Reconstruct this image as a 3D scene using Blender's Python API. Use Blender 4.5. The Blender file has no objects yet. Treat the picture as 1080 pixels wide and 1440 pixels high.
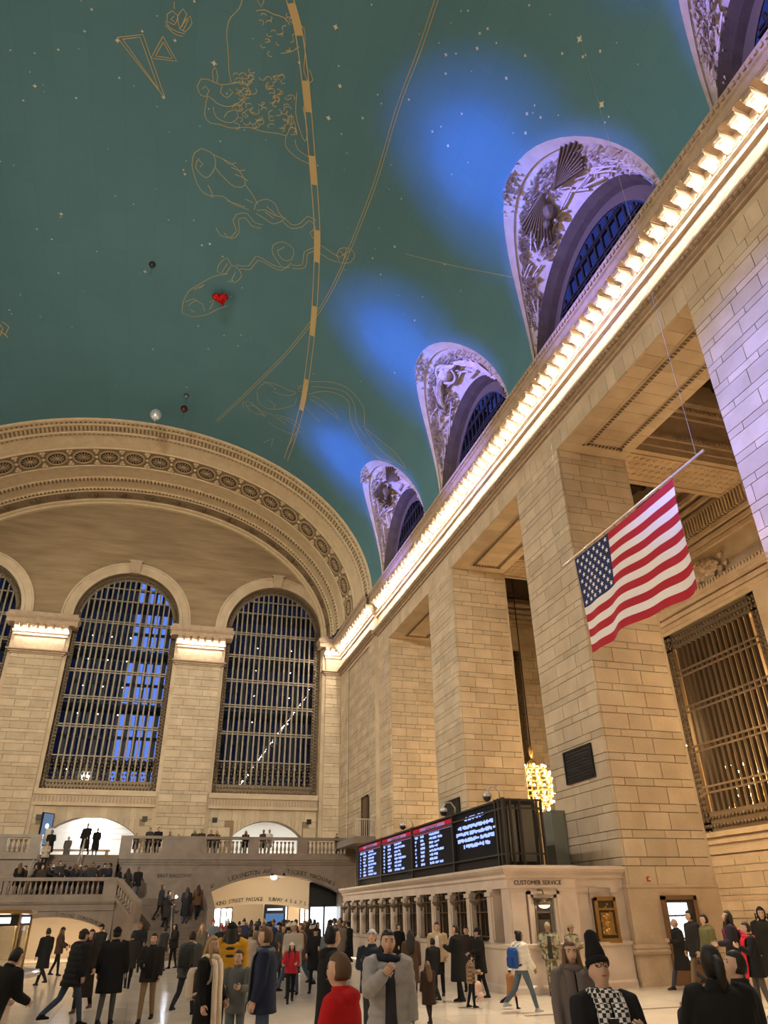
import bpy, bmesh, math, random
from mathutils import Vector, Matrix
from mathutils.geometry import tessellate_polygon
rnd = random.Random(7)
SC = bpy.context.scene
COL = SC.collection
pi = math.pi

# ------------------------------------------------------------------ camera
EYE = 1.95                                   # held overhead, metres above the floor
YAW, PIT, ROL, FPX = 0.29935, 0.51487, -0.016567, 998.73
_f = Vector((math.sin(YAW)*math.cos(PIT), math.cos(YAW)*math.cos(PIT), math.sin(PIT)))
_r = Vector((math.cos(YAW), -math.sin(YAW), 0)); _u = _r.cross(_f)
_r2 = _r*math.cos(ROL)+_u*math.sin(ROL); _u2 = -_r*math.sin(ROL)+_u*math.cos(ROL)
cam = bpy.data.cameras.new('camera'); camo = bpy.data.objects.new('camera', cam); COL.objects.link(camo)
camo.matrix_world = Matrix(((_r2.x, _u2.x, -_f.x, 0), (_r2.y, _u2.y, -_f.y, 0), (_r2.z, _u2.z, -_f.z, EYE), (0, 0, 0, 1)))
cam.sensor_fit = 'HORIZONTAL'; cam.sensor_width = 36; cam.lens = 36*FPX/1080
cam.clip_end = 400; cam.clip_start = .05
SC.camera = camo
SC.view_settings.view_transform = 'Standard'; SC.view_settings.look = 'None'
SC.view_settings.gamma = 1; SC.view_settings.use_curve_mapping = False
SC.view_settings.exposure = 0.90
cy = SC.cycles; cy.max_bounces = 6; cy.diffuse_bounces = 4; cy.glossy_bounces = 3; cy.transparent_max_bounces = 8; cy.caustics_reflective = False; cy.caustics_refractive = False
cy.use_adaptive_sampling = True; cy.adaptive_threshold = .045; cy.sample_clamp_indirect = 6.0; cy.use_denoising = True
# ------------------------------------------------------------------ world: blue dusk outside
W = bpy.data.worlds.new('dusk'); SC.world = W; W.use_nodes = True
W.node_tree.nodes['Background'].inputs[0].default_value = (0.10, 0.19, 0.62, 1)
W.node_tree.nodes['Background'].inputs[1].default_value = .85
# ------------------------------------------------------------------ light levels
L_BULB, L_CHAND, L_BLUE = 150.0, 98.0, 54000.0
WARM = (1.0, 0.72, 0.42)
LUN_C = [16.75+11.95*k for k in range(-1, 3)]            # lunette centres along the vault
def lamp(kind, loc, energy, color, name, size=.2, target=None, angle=None, blend=.5):
    l = bpy.data.lights.new(name, kind); l.energy = energy; l.color = color
    if kind == 'AREA': l.size = size
    else: l.shadow_soft_size = size
    if kind == 'SPOT': l.spot_size = angle; l.spot_blend = blend
    o = bpy.data.objects.new(name, l); COL.objects.link(o); o.location = loc
    if target: o.rotation_euler = (Vector(target)-Vector(loc)).to_track_quat('-Z', 'Y').to_euler()
    return o
for k, yc in enumerate(LUN_C):                            # blue floodlights standing on the opposite cornice
    for ang, k_, c_l, tgt in ((10.5, .50, (.03, .18, 1.0), (10.0, yc+.7, 30.5)), (18, .46, (.035, .18, 1.0), (10.2, yc+.6, 30.3)), (16.5, 1.5, (.22, .20, 1.0), (13.0, yc-.1, 25.3))):
        lamp('SPOT', (-21.4, yc+1.5, 23.6), L_BLUE*k_, c_l, 'blue_floodlight', .15, tgt, math.radians(ang), 1.0)
for yy in (-12, 2, 16, 30, 44): lamp('SPOT', (-21.3, yy, 23.4), 3500, (1, .92, .80), 'hall_fill_light', .3, (14, yy+6, 9.0), math.radians(80), 1.0)     # added warm fill spots over the same cornice brighten the pillars
lamp('SPOT', (-12, -20, 23.4), 48000, (1, .87, .64), 'hall_fill_light', .3, (-2, 58, 15), math.radians(50), 1.0)  # added fill spot in mid-air, brightens the end wall
lamp('SPOT', (-21.4, 6, 23.6), 62000, (.16, .22, 1.0), 'blue_floodlight', .2, (14.2, 10.6, 13.0), math.radians(17), 1.0)   # the one that falls on flag and pillar

lamp('SPOT', (12.6, 17.0, 18.2), 9500, (1, .82, .58), 'floor_fill_light', .25, (9.6, 13.6, 0), math.radians(62), 1.0)   # downlight is an added fill, brightening the near floor
# ------------------------------------------------------------------ materials
MATS = {}
def newmat(name):
    m = bpy.data.materials.new(name); m.use_nodes = True
    return m, m.node_tree.nodes, m.node_tree.links, m.node_tree.nodes['Principled BSDF']
def plain(name, col, rough=.7, metal=0.0, spec=.3, emit=None, es=0.0, bump=0.0, bscale=30, sheen=0.0):
    if name in MATS: return MATS[name]
    m, N, L, b = newmat(name)
    b.inputs['Base Color'].default_value = (*col, 1); b.inputs['Roughness'].default_value = rough
    b.inputs['Metallic'].default_value = metal; b.inputs['Specular IOR Level'].default_value = spec
    if emit:
        b.inputs['Emission Color'].default_value = (*emit, 1); b.inputs['Emission Strength'].default_value = es
    if bump:
        g = N.new('ShaderNodeNewGeometry'); n = N.new('ShaderNodeTexNoise'); n.inputs['Scale'].default_value = bscale
        L.new(g.outputs['Position'], n.inputs['Vector']); bp = N.new('ShaderNodeBump'); bp.inputs['Strength'].default_value = bump
        L.new(n.outputs['Fac'], bp.inputs['Height']); L.new(bp.outputs['Normal'], b.inputs['Normal'])
    MATS[name] = m; return m
def stone(name, c1, c2, rough=.75, var=.25, scale=1.2, bump=.25, spec=.25, vein=False, stretch=None):
    """stone: two tones by noise, each block its own tint by the object's random number"""
    if name in MATS: return MATS[name]
    m, N, L, b = newmat(name)
    g = N.new('ShaderNodeNewGeometry'); n = N.new('ShaderNodeTexNoise'); n.inputs['Scale'].default_value = scale; n.inputs['Detail'].default_value = 8
    L.new(g.outputs['Position'], n.inputs['Vector'])
    r = N.new('ShaderNodeValToRGB'); r.color_ramp.elements[0].position = .3; r.color_ramp.elements[1].position = .7
    r.color_ramp.elements[0].color = (*c1, 1); r.color_ramp.elements[1].color = (*c2, 1)
    if vein: n.inputs['Distortion'].default_value = 1.5
    if stretch:
        mp = N.new('ShaderNodeMapping'); mp.inputs['Scale'].default_value = stretch; L.new(g.outputs['Position'], mp.inputs['Vector']); L.new(mp.outputs['Vector'], n.inputs['Vector'])
    L.new(n.outputs['Fac'], r.inputs['Fac'])
    oi = N.new('ShaderNodeObjectInfo'); hs = N.new('ShaderNodeHueSaturation')
    mr = N.new('ShaderNodeMapRange'); mr.inputs['To Min'].default_value = 1-var; mr.inputs['To Max'].default_value = 1+var*.5
    L.new(oi.outputs['Random'], mr.inputs['Value']); L.new(mr.outputs['Result'], hs.inputs['Value']); L.new(r.outputs['Color'], hs.inputs['Color'])
    L.new(hs.outputs['Color'], b.inputs['Base Color'])
    b.inputs['Roughness'].default_value = rough; b.inputs['Specular IOR Level'].default_value = spec
    if bump:
        n2 = N.new('ShaderNodeTexNoise'); n2.inputs['Scale'].default_value = 14; n2.inputs['Detail'].default_value = 6
        L.new(g.outputs['Position'], n2.inputs['Vector']); bp = N.new('ShaderNodeBump'); bp.inputs['Strength'].default_value = bump; bp.inputs['Distance'].default_value = .03
        L.new(n2.outputs['Fac'], bp.inputs['Height']); L.new(bp.outputs['Normal'], b.inputs['Normal'])
    MATS[name] = m; return m
def emitter(name, col, strength):
    if name in MATS: return MATS[name]
    m, N, L, b = newmat(name); N.remove(b)
    e = N.new('ShaderNodeEmission'); e.inputs[0].default_value = (*col, 1); e.inputs[1].default_value = strength
    L.new(e.outputs[0], N['Material Output'].inputs['Surface']); MATS[name] = m; return m
def glass(name, tint, trans=.75, rough=.05):
    if name in MATS: return MATS[name]
    m, N, L, b = newmat(name); N.remove(b)
    t = N.new('ShaderNodeBsdfTransparent'); t.inputs[0].default_value = (*tint, 1)
    g = N.new('ShaderNodeBsdfGlossy'); g.inputs['Roughness'].default_value = rough; g.inputs['Color'].default_value = (.9, .9, .9, 1)
    x = N.new('ShaderNodeMixShader'); x.inputs[0].default_value = 1-trans
    L.new(t.outputs[0], x.inputs[1]); L.new(g.outputs[0], x.inputs[2]); L.new(x.outputs[0], N['Material Output'].inputs['Surface'])
    MATS[name] = m; return m
STONE = stone('buff_stone', (.52, .41, .28), (.64, .53, .385), var=.14)
STONE_P = stone('carved_stone', (.46, .35, .24), (.60, .48, .345), var=.08, bump=.5)
JOINT = plain('mortar', (.17, .12, .075), .9)
PLASTER = stone('tympanum_plaster', (.24, .172, .10), (.37, .277, .172), var=.05, scale=.9, bump=.6, stretch=(.35, .35, 2.2))
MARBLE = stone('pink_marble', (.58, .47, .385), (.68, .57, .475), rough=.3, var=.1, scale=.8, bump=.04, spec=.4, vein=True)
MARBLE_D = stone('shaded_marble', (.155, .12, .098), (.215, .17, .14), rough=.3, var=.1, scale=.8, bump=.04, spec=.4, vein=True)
FLOORM = stone('floor_marble', (.66, .57, .46), (.76, .67, .55), rough=.15, var=.10, scale=.7, bump=.02, spec=.6)
BRONZE = plain('dark_bronze', (.075, .055, .038), .5, .4, bump=.3, bscale=25)
BRONZE_O = plain('ornate_bronze', (.16, .12, .08), .5, .5, bump=1.0, bscale=18)
BRASS = plain('brass', (.45, .29, .11), .32, .85)
IRON = plain('black_iron', (.02, .019, .02), .55, .3)
STEEL = plain('steel_rail', (.62, .60, .56), .35, .8)
BLACK = plain('black_panel', (.012, .012, .014), .4)
LETTER = plain('letter_bronze', (.022, .015, .011), .6, .1)
BULB = emitter('bulb_glow', (1.0, .90, .74), L_BULB)
GOLD = plain('gold_paint', (.62, .50, .25), .6, 0, .2)
# ceiling paint: teal, with the faint squares of the painted panels
def ceiling_paint():
    m, N, L, b = newmat('ceiling_paint')
    g = N.new('ShaderNodeNewGeometry'); n = N.new('ShaderNodeTexNoise'); n.inputs['Scale'].default_value = .35; n.inputs['Detail'].default_value = 6
    L.new(g.outputs['Position'], n.inputs['Vector'])
    r = N.new('ShaderNodeValToRGB'); r.color_ramp.elements[0].color = (.092, .230, .290, 1); r.color_ramp.elements[1].color = (.108, .258, .325, 1)
    L.new(n.outputs['Fac'], r.inputs['Fac'])
    uv = N.new('ShaderNodeUVMap'); br = N.new('ShaderNodeTexBrick'); br.inputs['Scale'].default_value = 1
    br.inputs['Brick Width'].default_value = 2.6; br.inputs['Row Height'].default_value = 1.3; br.inputs['Mortar Size'].default_value = .012
    br.inputs['Color1'].default_value = (1, 1, 1, 1); br.inputs['Color2'].default_value = (.93, .95, .95, 1); br.inputs['Mortar'].default_value = (.84, .87, .87, 1)
    L.new(uv.outputs[0], br.inputs['Vector'])
    mx = N.new('ShaderNodeMix'); mx.data_type = 'RGBA'; mx.blend_type = 'MULTIPLY'; mx.inputs['Factor'].default_value = 1
    L.new(r.outputs['Color'], mx.inputs['A']); L.new(br.outputs['Color'], mx.inputs['B']); L.new(mx.outputs['Result'], b.inputs['Base Color'])
    b.inputs['Roughness'].default_value = .65; b.inputs['Specular IOR Level'].default_value = .25
    return m
CEIL = ceiling_paint()

# ------------------------------------------------------------------ mesh helpers
class MB:
    def __init__(s): s.v = []; s.f = []; s.mi = []; s.cm = 0
    def add(s, vs, fs):
        o = len(s.v); s.v += [tuple(p) for p in vs]
        for f in fs: s.f.append([i+o for i in f]); s.mi.append(s.cm)
        return s
    def box(s, x0, x1, y0, y1, z0, z1):
        return s.add([(x0, y0, z0), (x1, y0, z0), (x1, y1, z0), (x0, y1, z0), (x0, y0, z1), (x1, y0, z1), (x1, y1, z1), (x0, y1, z1)],
                     [(0, 3, 2, 1), (4, 5, 6, 7), (0, 1, 5, 4), (1, 2, 6, 5), (2, 3, 7, 6), (3, 0, 4, 7)])
    def loft(s, rings, closed=True, caps=True):
        n = len(rings[0]); vs = [p for r in rings for p in r]; fs = []
        for i in range(len(rings)-1):
            for j in range(n if closed else n-1):
                k = (j+1) % n; fs.append((i*n+j, i*n+k, (i+1)*n+k, (i+1)*n+j))
        if caps and closed: fs.append(tuple(range(n-1, -1, -1))); fs.append(tuple(range((len(rings)-1)*n, len(rings)*n)))
        return s.add(vs, fs)
    def tube(s, pts, rad, n=8, up=(0, 0, 1), caps=True, flat=1.0):
        pts = [Vector(p) for p in pts]; rr = rad if isinstance(rad, (list, tuple)) else [rad]*len(pts); rings = []
        pu = None
        for i, p in enumerate(pts):
            d = (pts[min(i+1, len(pts)-1)]-pts[max(i-1, 0)]).normalized()
            u = Vector(up) if pu is None else pu
            if abs(d.dot(u)) > .95: u = Vector((1, 0, 0)) if abs(d.x) < .9 else Vector((0, 1, 0))
            a = d.cross(u).normalized(); b = a.cross(d).normalized(); pu = b
            rings.append([p+a*(math.cos(2*pi*j/n)*rr[i])+b*(math.sin(2*pi*j/n)*rr[i]*flat) for j in range(n)])
        return s.loft(rings, True, caps)
    def lathe(s, prof, n=16, c=(0, 0, 0), a0=0, a1=2*pi):
        full = abs(a1-a0-2*pi) < 1e-6; m = n if full else n+1
        rings = [[(c[0]+r*math.cos(a0+(a1-a0)*j/n), c[1]+r*math.sin(a0+(a1-a0)*j/n), c[2]+z) for j in range(m)] for r, z in prof]
        return s.loft(rings, full, True)
    def ball(s, c, r, n=8, m=6, sc=(1, 1, 1), rot=None):
        rings = []
        for i in range(m+1):
            t = -pi/2+pi*i/m; q = max(math.cos(t), .02)
            rr = []
            for j in range(n):
                p = Vector((q*math.cos(2*pi*j/n)*r*sc[0], q*math.sin(2*pi*j/n)*r*sc[1], math.sin(t)*r*sc[2]))
                if rot: p = rot @ p
                rr.append(p+Vector(c))
            rings.append(rr)
        return s.loft(rings)
    def holed(s, outer, holes, f):
        loops = [[Vector((u, v, 0)) for u, v in l] for l in [outer]+holes]
        tr = tessellate_polygon(loops); pts = [f(u, v) for l in [outer]+holes for u, v in l]
        return s.add(pts, [tuple(t) for t in tr])
    def strip(s, loopA, loopB, closed=True):
        return s.loft([loopA, loopB], closed, False)
    def mesh(s, name, mats, smooth=False):
        me = bpy.data.meshes.new(name); me.from_pydata(s.v, [], s.f)
        for m in (mats if isinstance(mats, (list, tuple)) else [mats]): me.materials.append(m)
        if any(s.mi): me.polygons.foreach_set('material_index', s.mi)
        if smooth: me.polygons.foreach_set('use_smooth', [True]*len(me.polygons))
        me.update(); return me
    def build(s, name, mats, parent=None, smooth=False, loc=None):
        return put(name, s.mesh(name, mats, smooth), parent, loc)
def put(name, me, parent=None, loc=None, rot=None, scale=None):
    o = bpy.data.objects.new(name, me); COL.objects.link(o)
    if parent: o.parent = parent
    if loc is not None: o.location = loc
    if rot is not None: o.rotation_euler = rot
    if scale is not None: o.scale = scale
    return o
def tag(o, label, cat, group=None):
    o['label'] = label; o['category'] = cat
    if group: o['group'] = group
    return o
def struct(o, label=None):
    o['kind'] = 'structure'
    if label: o['label'] = label
    return o
def stuff(o): o['kind'] = 'stuff'; return o
def empty(name, loc=(0, 0, 0), rz=0):
    o = bpy.data.objects.new(name, None); COL.objects.link(o); o.location = loc; o.rotation_euler = (0, 0, rz); o.empty_display_size = .1; return o
_CUBE = {}
def cube_of(mat):
    if mat.name not in _CUBE: _CUBE[mat.name] = MB().box(-.5, .5, -.5, .5, -.5, .5).mesh('stone_block', mat)
    return _CUBE[mat.name]
def block(parent, mat, x0, x1, y0, y1, z0, z1, name='stone_block'):
    return put(name, cube_of(mat), parent, ((x0+x1)/2, (y0+y1)/2, (z0+z1)/2), None, (abs(x1-x0), abs(y1-y0), abs(z1-z0)))
def courses(z0, z1, hs=(.54, .25)):
    out = []; z = z0; i = 0
    while z < z1-.05:
        h = hs[i % len(hs)]; t = min(z+h, z1)
        if z1-t < .12: t = z1
        out.append((z, t)); z = t; i += 1
    return out
GAP = .022
def face_blocks(parent, axis, plane, sgn, u0, u1, z0, z1, mat=STONE, blen=1.5, thick=.1, hs=(.54, .25), skip=None, seed=1):
    """lay blocks on a wall face. axis 'x': the face lies at x = plane and runs along y; sgn: which way the core lies behind it"""
    rr = random.Random(seed)
    for k, (a, b) in enumerate(courses(z0, z1, hs)):
        n = max(1, round((u1-u0)/blen)); cuts = [u0]
        off = (.5 if k % 2 else .12)
        for i in range(1, n+1):
            c = u0+(u1-u0)*(i-off+rr.uniform(-.12, .12))/n
            if cuts[-1]+.25 < c < u1-.25: cuts.append(c)
        cuts.append(u1)
        for p, q in zip(cuts, cuts[1:]):
            if skip and skip((p+q)/2, (a+b)/2): continue
            g = GAP/2; j = rr.uniform(0, .008)
            pl = plane+sgn*j
            if axis == 'x': block(parent, mat, pl, plane+sgn*thick, p+g, q-g, a+g, b-g)
            else: block(parent, mat, p+g, q-g, pl, plane+sgn*thick, a+g, b-g)

# ------------------------------------------------------------------ the hall in metres
XC, XR, XL, YE, YW = -4.1, 14.2, -22.4, 58.4, -26.0
A_, B_, Z0 = 17.9, 12.8, 22.7                       # the vault's half axes and springing height
XP = 17.4                                           # back of the pillars
XB = 26.3                                           # far wall of the side passage
ZL = 18.77                                          # underside of the lintels
def ray(px, py):
    a, b = (px-540)/FPX, (py-720)/FPX
    return _r2*a-_u2*b+_f
def on_vault(px, py, off=0.0):
    """where a line of the painted ceiling lies on the vault"""
    d = ray(px, py); a_, b_ = A_-off, B_-off
    ox, oz = -XC, EYE-Z0
    a = (d.x/a_)**2+(d.z/b_)**2; b = 2*(ox*d.x/a_**2+oz*d.z/b_**2); c = (ox/a_)**2+(oz/b_)**2-1
    t = (-b+math.sqrt(b*b-4*a*c))/(2*a)
    return Vector((d.x*t, d.y*t, EYE+d.z*t))
def on_y(px, py, Y): d = ray(px, py); t = Y/d.y; return Vector((d.x*t, Y, EYE+d.z*t))
def ell(th, off=0.0): return XC+(A_-off)*math.cos(th), Z0+(B_-off)*math.sin(th)

# ------------------------------------------------------------------ floor
o = MB().box(XL-1, XB+8, YW, 100, -.3, -.02).build('floor', JOINT); struct(o, 'pale polished marble floor of the concourse')
FLOOR = o
STRIP = plain('dark_floor_strip', (.20, .155, .12), .25)
TX0, TX1, TY0, TY1, TS = -9.6, 14.4, 4.8, 24.0, 1.6
for i in range(int((TX1-TX0)/TS+.01)):
    for j in range(int((TY1-TY0)/TS+.01)):
        block(FLOOR, FLOORM, TX0+i*TS+.004, TX0+(i+1)*TS-.004, TY0+j*TS+.004, TY0+(j+1)*TS-.004, -.05, 0, 'floor_tile')
mb = MB()
for a in ((XL-1, XB+8, YW, TY0), (XL-1, XB+8, TY1, 100), (XL-1, TX0, TY0, TY1), (TX1, XB+8, TY0, TY1)): mb.box(a[0], a[1], a[2], a[3], -.05, 0)
mb.build('far_paving', FLOORM, FLOOR)
MB().box(8.2, 14.0, 16.85, 17.0, -.01, .004).build('inlaid_strip', STRIP, FLOOR)

# ------------------------------------------------------------------ vault with its lunettes
LHW, LH = 4.75, 6.75
ALLC = [16.75+11.95*k for k in range(-3, 3)]
def groin_angle(y):
    for c in ALLC:
        s = (y-c)/LHW
        if abs(s) < 1: return math.asin(min(1, LH*math.sqrt(max(0, 1-s*s))/B_))
    return 0.0
ys = []
y = YW
marks = []
for c in ALLC:
    marks += [c+LHW*math.sin(pi*(i/28-.5)) for i in range(29)]
ys = sorted(set([YW, 48.1]+[m for m in marks if YW < m < 48.1]+[YW+.8*i for i in range(93) if all(abs(YW+.8*i-c) > LHW for c in ALLC)]))
NT = 72
mb = MB(); uvs = []
for yy in ys:
    t0 = groin_angle(yy)
    for j in range(NT+1):
        th = t0+(pi-2*t0)*j/NT; x, z = ell(th); mb.v.append((x, yy, z)); uvs.append((yy, (th-pi/2)*15.5))
for i in range(len(ys)-1):
    for j in range(NT):
        a = i*(NT+1)+j; mb.f.append((a, a+1, a+NT+2, a+NT+1)); mb.mi.append(0)
me = mb.mesh('ceiling', CEIL, True)
ul = me.uv_layers.new(name='UVMap')
for lp in me.loops: ul.data[lp.index].uv = uvs[lp.vertex_index]
CEILING = struct(put('ceiling', me), 'teal vaulted ceiling painted with gold constellations')

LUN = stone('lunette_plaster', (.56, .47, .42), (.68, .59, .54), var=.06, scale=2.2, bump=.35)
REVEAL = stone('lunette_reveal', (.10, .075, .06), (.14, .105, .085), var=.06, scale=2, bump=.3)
WINGBROWN = plain('relief_brown', (.16, .115, .07), .7)
PANE_B = glass('dusk_pane', (.13, .12, .22), .9)
WHW, WH = 4.4, 4.65
def lun_pt(yc, t, r, side=1):
    """t: 0..pi along the arch, r: 0 at the groin line .. 1 at the window arch"""
    g = math.asin(min(1, LH*math.sin(t)/B_)); gx, gz = ell(g)
    G = Vector((gx, yc+LHW*math.cos(t), gz)); Wp = Vector((XR, yc+WHW*math.cos(t), Z0+WH*math.sin(t)))
    p = G.lerp(Wp, r)
    if side < 0: p.x = 2*XC-p.x
    return p
def lun_frame(yc, t, r):
    p = lun_pt(yc, t, r); a = (lun_pt(yc, t+.01, r)-lun_pt(yc, t-.01, r)).normalized(); b = (lun_pt(yc, t, min(r+.01, 1))-lun_pt(yc, t, max(r-.01, 0))).normalized()
    n = a.cross(b).normalized()
    if n.z > 0: n = -n
    return p, a, b, n
def lunette(yc, side, detail):
    mb = MB(); T = 48
    rs = [0, .17, .18, 1.0]; lift = [0, 0, -.1, -.03]
    rows = []
    for r, lf in zip(rs, lift):
        row = []
        for i in range(T+1):
            t = pi*i/T; p = lun_pt(yc, t, r, 1)
            if lf:
                q, a, b, n = lun_frame(yc, min(max(t, .02), pi-.02), max(r, .02)); p = p+n*lf
            if side < 0: p = Vector((2*XC-p.x, p.y, p.z))
            row.append(p)
        rows.append(row)
    mb.loft(rows, False, False)
    name = 'lunette_wall_right' if side > 0 else 'lunette_wall_left'
    L = struct(mb.build(name, LUN), 'carved plaster lunette curving up from the cornice into the ceiling')
    # reveal of the window arch
    sg = 1 if side > 0 else -1
    fx = lambda x: x if side > 0 else 2*XC-x
    N = 40
    def arch(x, k): return [(fx(x), yc+(WHW-k)*math.cos(pi*i/N), Z0-.6+(WH+.6-k)*math.sin(pi*i/N)) for i in range(N+1)]
    m2 = MB().loft([arch(XR-.4, -.16), arch(XR, -.03), arch(XR+.42, .05)], False, False)
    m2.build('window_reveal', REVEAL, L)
    if not detail:
        MB().add([(fx(XR+.4), yc-5, Z0-.6), (fx(XR+.4), yc+5, Z0-.6), (fx(XR+.4), yc+5, Z0+5), (fx(XR+.4), yc-5, Z0+5)], [(0, 1, 2, 3)]).build('pane', PLASTER, L)
        return
    WX = XR+.30
    wroot = MB().loft([arch(WX, .05), arch(WX, .6)], False, False).loft([arch(WX-.06, .5), arch(WX-.06, .6)], False, False).build('window_border', BRONZE_O, L)
    hw = lambda z: (WHW-.7)*math.sqrt(max(0, 1-((z-Z0+.6)/(WH+.6-.7))**2))
    m3 = MB()
    nb = 14
    for i in range(nb+1):
        yy = yc-3.6+7.2*i/nb
        zt = Z0-.6+(WH-.1)*math.sqrt(max(0, 1-((yy-yc)/(WHW-.7))**2))
        if zt > Z0+.2: MB().box(WX-.05, WX+.05, yy-.055, yy+.055, Z0-.6, zt).build('mullion', IRON, L)
    for z in (Z0+.75, Z0+.95, Z0+2.1, Z0+2.28, Z0+3.2, Z0+3.34):
        w = hw(z); MB().box(WX-.07, WX+.07, yc-w, yc+w, z-.045, z+.045).build('transom', IRON, L)
    MB().add(arch(WX+.12, .3), [tuple(range(N+1))]).build('pane', PANE_B, L)
    # the carved relief: garlands of leaves and flowers, a bird with spread wings or a winged wheel
    rr = random.Random(int(yc*7)); R = MB(); D = MB()
    def blob(t, r, s, e=1.0, h=.5, mbx=R):
        p, a, b, n = lun_frame(yc, min(max(t, .05), pi-.05), r); th = rr.uniform(0, 2*pi)
        u = a*math.cos(th)+b*math.sin(th); v = n.cross(u)
        q = [p-u*s*e, p-v*s*.55, p+u*s*e, p+v*s*.55]; top = p+n*(s*h*1.3+.07)
        base = [x-n*.06 for x in q]
        mbx.add(base+[top+u*s*.25], [(0, 1, 4), (1, 2, 4), (2, 3, 4), (3, 0, 4)])
    for k in range(620):                                       # garland that follows the rim and runs down both horns
        t = rr.uniform(.42, pi-.3); r = .26+abs(rr.gauss(0, .15))
        blob(t, min(r, .8), rr.uniform(.05, .12), rr.uniform(.9, 2.0), rr.uniform(.6, 1.2))
    for k in range(380):
        t = rr.choice((rr.gauss(.62, .16), rr.gauss(pi-.5, .2), rr.gauss(1.25, .1))); r = rr.uniform(.3, .85)
        blob(t, r, rr.uniform(.05, .14), rr.uniform(.9, 1.8), rr.uniform(.7, 1.3))
    for k in range(60):                                        # cluster that overhangs the crown of the lunette
        t = pi/2+rr.gauss(-.12, .09); r = rr.uniform(-.05, .16)
        blob(t, max(r, .012), rr.uniform(.07, .16), rr.uniform(.9, 1.4), rr.uniform(.8, 1.5))
    for k in range(34):                                        # long stems
        t = rr.uniform(.5, pi-.35); r = rr.uniform(.3, .7); pts = []
        for q in range(4):
            p, a, b, n = lun_frame(yc, min(max(t+q*.05*rr.choice((1, 1, -1)), .05), pi-.05), min(r+q*.05, .9)); pts.append(p+n*.07)
        R.tube(pts, .05, 5)
    def wing(mbx, t, r, ang, L0, nf, spread):
        p, a, b, n = lun_frame(yc, t, r)
        for i in range(nf):
            th = ang+spread*(i/(nf-1)-.5); d = a*math.cos(th)+b*math.sin(th); l = L0*(1-.5*abs(i/(nf-1)-.35)); w = n.cross(d)*.1
            s0 = p+n*.2; e = s0+d*l+n*.12
            mbx.add([s0-w, s0+w, e+w*.7, e-w*.7, s0+n*.1, e+n*.1], [(0, 1, 2, 3), (0, 4, 5, 3), (1, 4, 5, 2), (0, 1, 4), (3, 2, 5)])
    idx = round((yc-16.75)/11.95)
    if idx % 2 == 0:
        D2 = MB(); wing(D2, 1.60, .45, 2.75, 2.5, 11, .8); wing(D2, 1.72, .52, -.1, 2.3, 10, .7)
        p, a, b, n = lun_frame(yc, 1.5, .62); D2.ball(p+n*.25, .33, 8, 6, (1.0, .8, 1.3)); p2, a, b, n = lun_frame(yc, 1.38, .66); D2.ball(p2+n*.3, .2, 8, 5)
        D2.build('relief_bird', WINGBROWN, L)['label'] = 'dark bird with spread wings carved on the lunette'
    else:
        for q in range(5): wing(R, 1.35+.14*q, .4+.03*q, 2.4+.25*q, 1.5, 4, .25); wing(R, 1.9+.1*q, .45, .3+.1*q, 1.3, 4, .3)
        p, a, b, n = lun_frame(yc, 1.62, .5); rings = []
        for i in range(18):
            th = 2*pi*i/18; d = a*math.cos(th)+b*math.sin(th); rings.append(p+n*.2+d*.6)
        R.tube(rings+[rings[0]], .09, 6); R.ball(p+n*.15, .42, 10, 6)
        D2 = MB()
        for q in range(4): wing(D2, 1.2+.25*q, .42+.07*(q % 2), 2.0+.3*q, .9, 2, .15)
        D2.build('relief_folds', WINGBROWN, L)
    stuff(R.build('relief_ornament', LUN, L))
for c in ALLC:
    lunette(c, 1, c > 0); lunette(c, -1, False)

# ------------------------------------------------------------------ cornice and its lamps
CBROWN = stone('cornice_stone', (.40, .30, .21), (.50, .385, .28), var=.05, scale=3, bump=.8)
def cornice_profile(x):      # (outward projection, height) from the wall face
    return [(-.02, 19.725), (.13, 19.73), (.13, 19.82), (.27, 19.84), (.27, 19.94), (.47, 19.97), (.47, 20.06), (.02, 20.14), (.02, 21.16), (.14, 21.20), (.14, 21.36), (.26, 21.44), (.26, 22.0), (.86, 22.0), (.86, 22.32), (.94, 22.36), (1.0, 22.56), (1.0, 22.66), (0, 22.76)]
BRK = None
def bracket_mesh():
    """scrolled modillion under the cornice; local: +x is outward, z up, hangs below 22.0"""
    m = MB()
    prof = [(.24, 0), (.80, 0), (.80, -.20), (.70, -.27), (.46, -.30), (.40, -.42), (.30, -.48), (.24, -.48)]
    w = .17
    a = [(p, -w, z) for p, z in prof]; b = [(p, w, z) for p, z in prof]; m.loft([a, b])
    m.box(.22, .84, -w-.03, w+.03, -.05, 0)
    return m.mesh('bracket', CBROWN)
BRM = bracket_mesh()
CUPM = MB().lathe([(.11, 0), (.12, -.03), (.07, -.05)], 12).mesh('lamp_cup', BRASS, True)
BULBM = MB().ball((0, 0, -.10), .085, 8, 4).mesh('bulb', BULB, True)
CORM = MB().ball((0, 0, 0), .12, 8, 4, (1, 1, .5)).mesh('rosette', CBROWN, True)
def bracket_row(parent, p0, p1, out, n=None, bulbs=True, step=.66):
    """brackets from p0 to p1 along a cornice; out = outward direction (dx, dy)"""
    p0, p1 = Vector(p0), Vector(p1); L = (p1-p0).length; n = n or max(1, int(L/step)); rz = math.atan2(out[1], out[0])
    for i in range(n):
        q = p0+(p1-p0)*((i+.5)/n)
        b = put('bracket', BRM, parent, (q.x, q.y, 22.0), (0, 0, rz))
        if bulbs:
            put('bulb', BULBM, b, (.55, 0, -.27)); put('lamp_cup', CUPM, b, (.55, 0, -.25))
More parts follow.
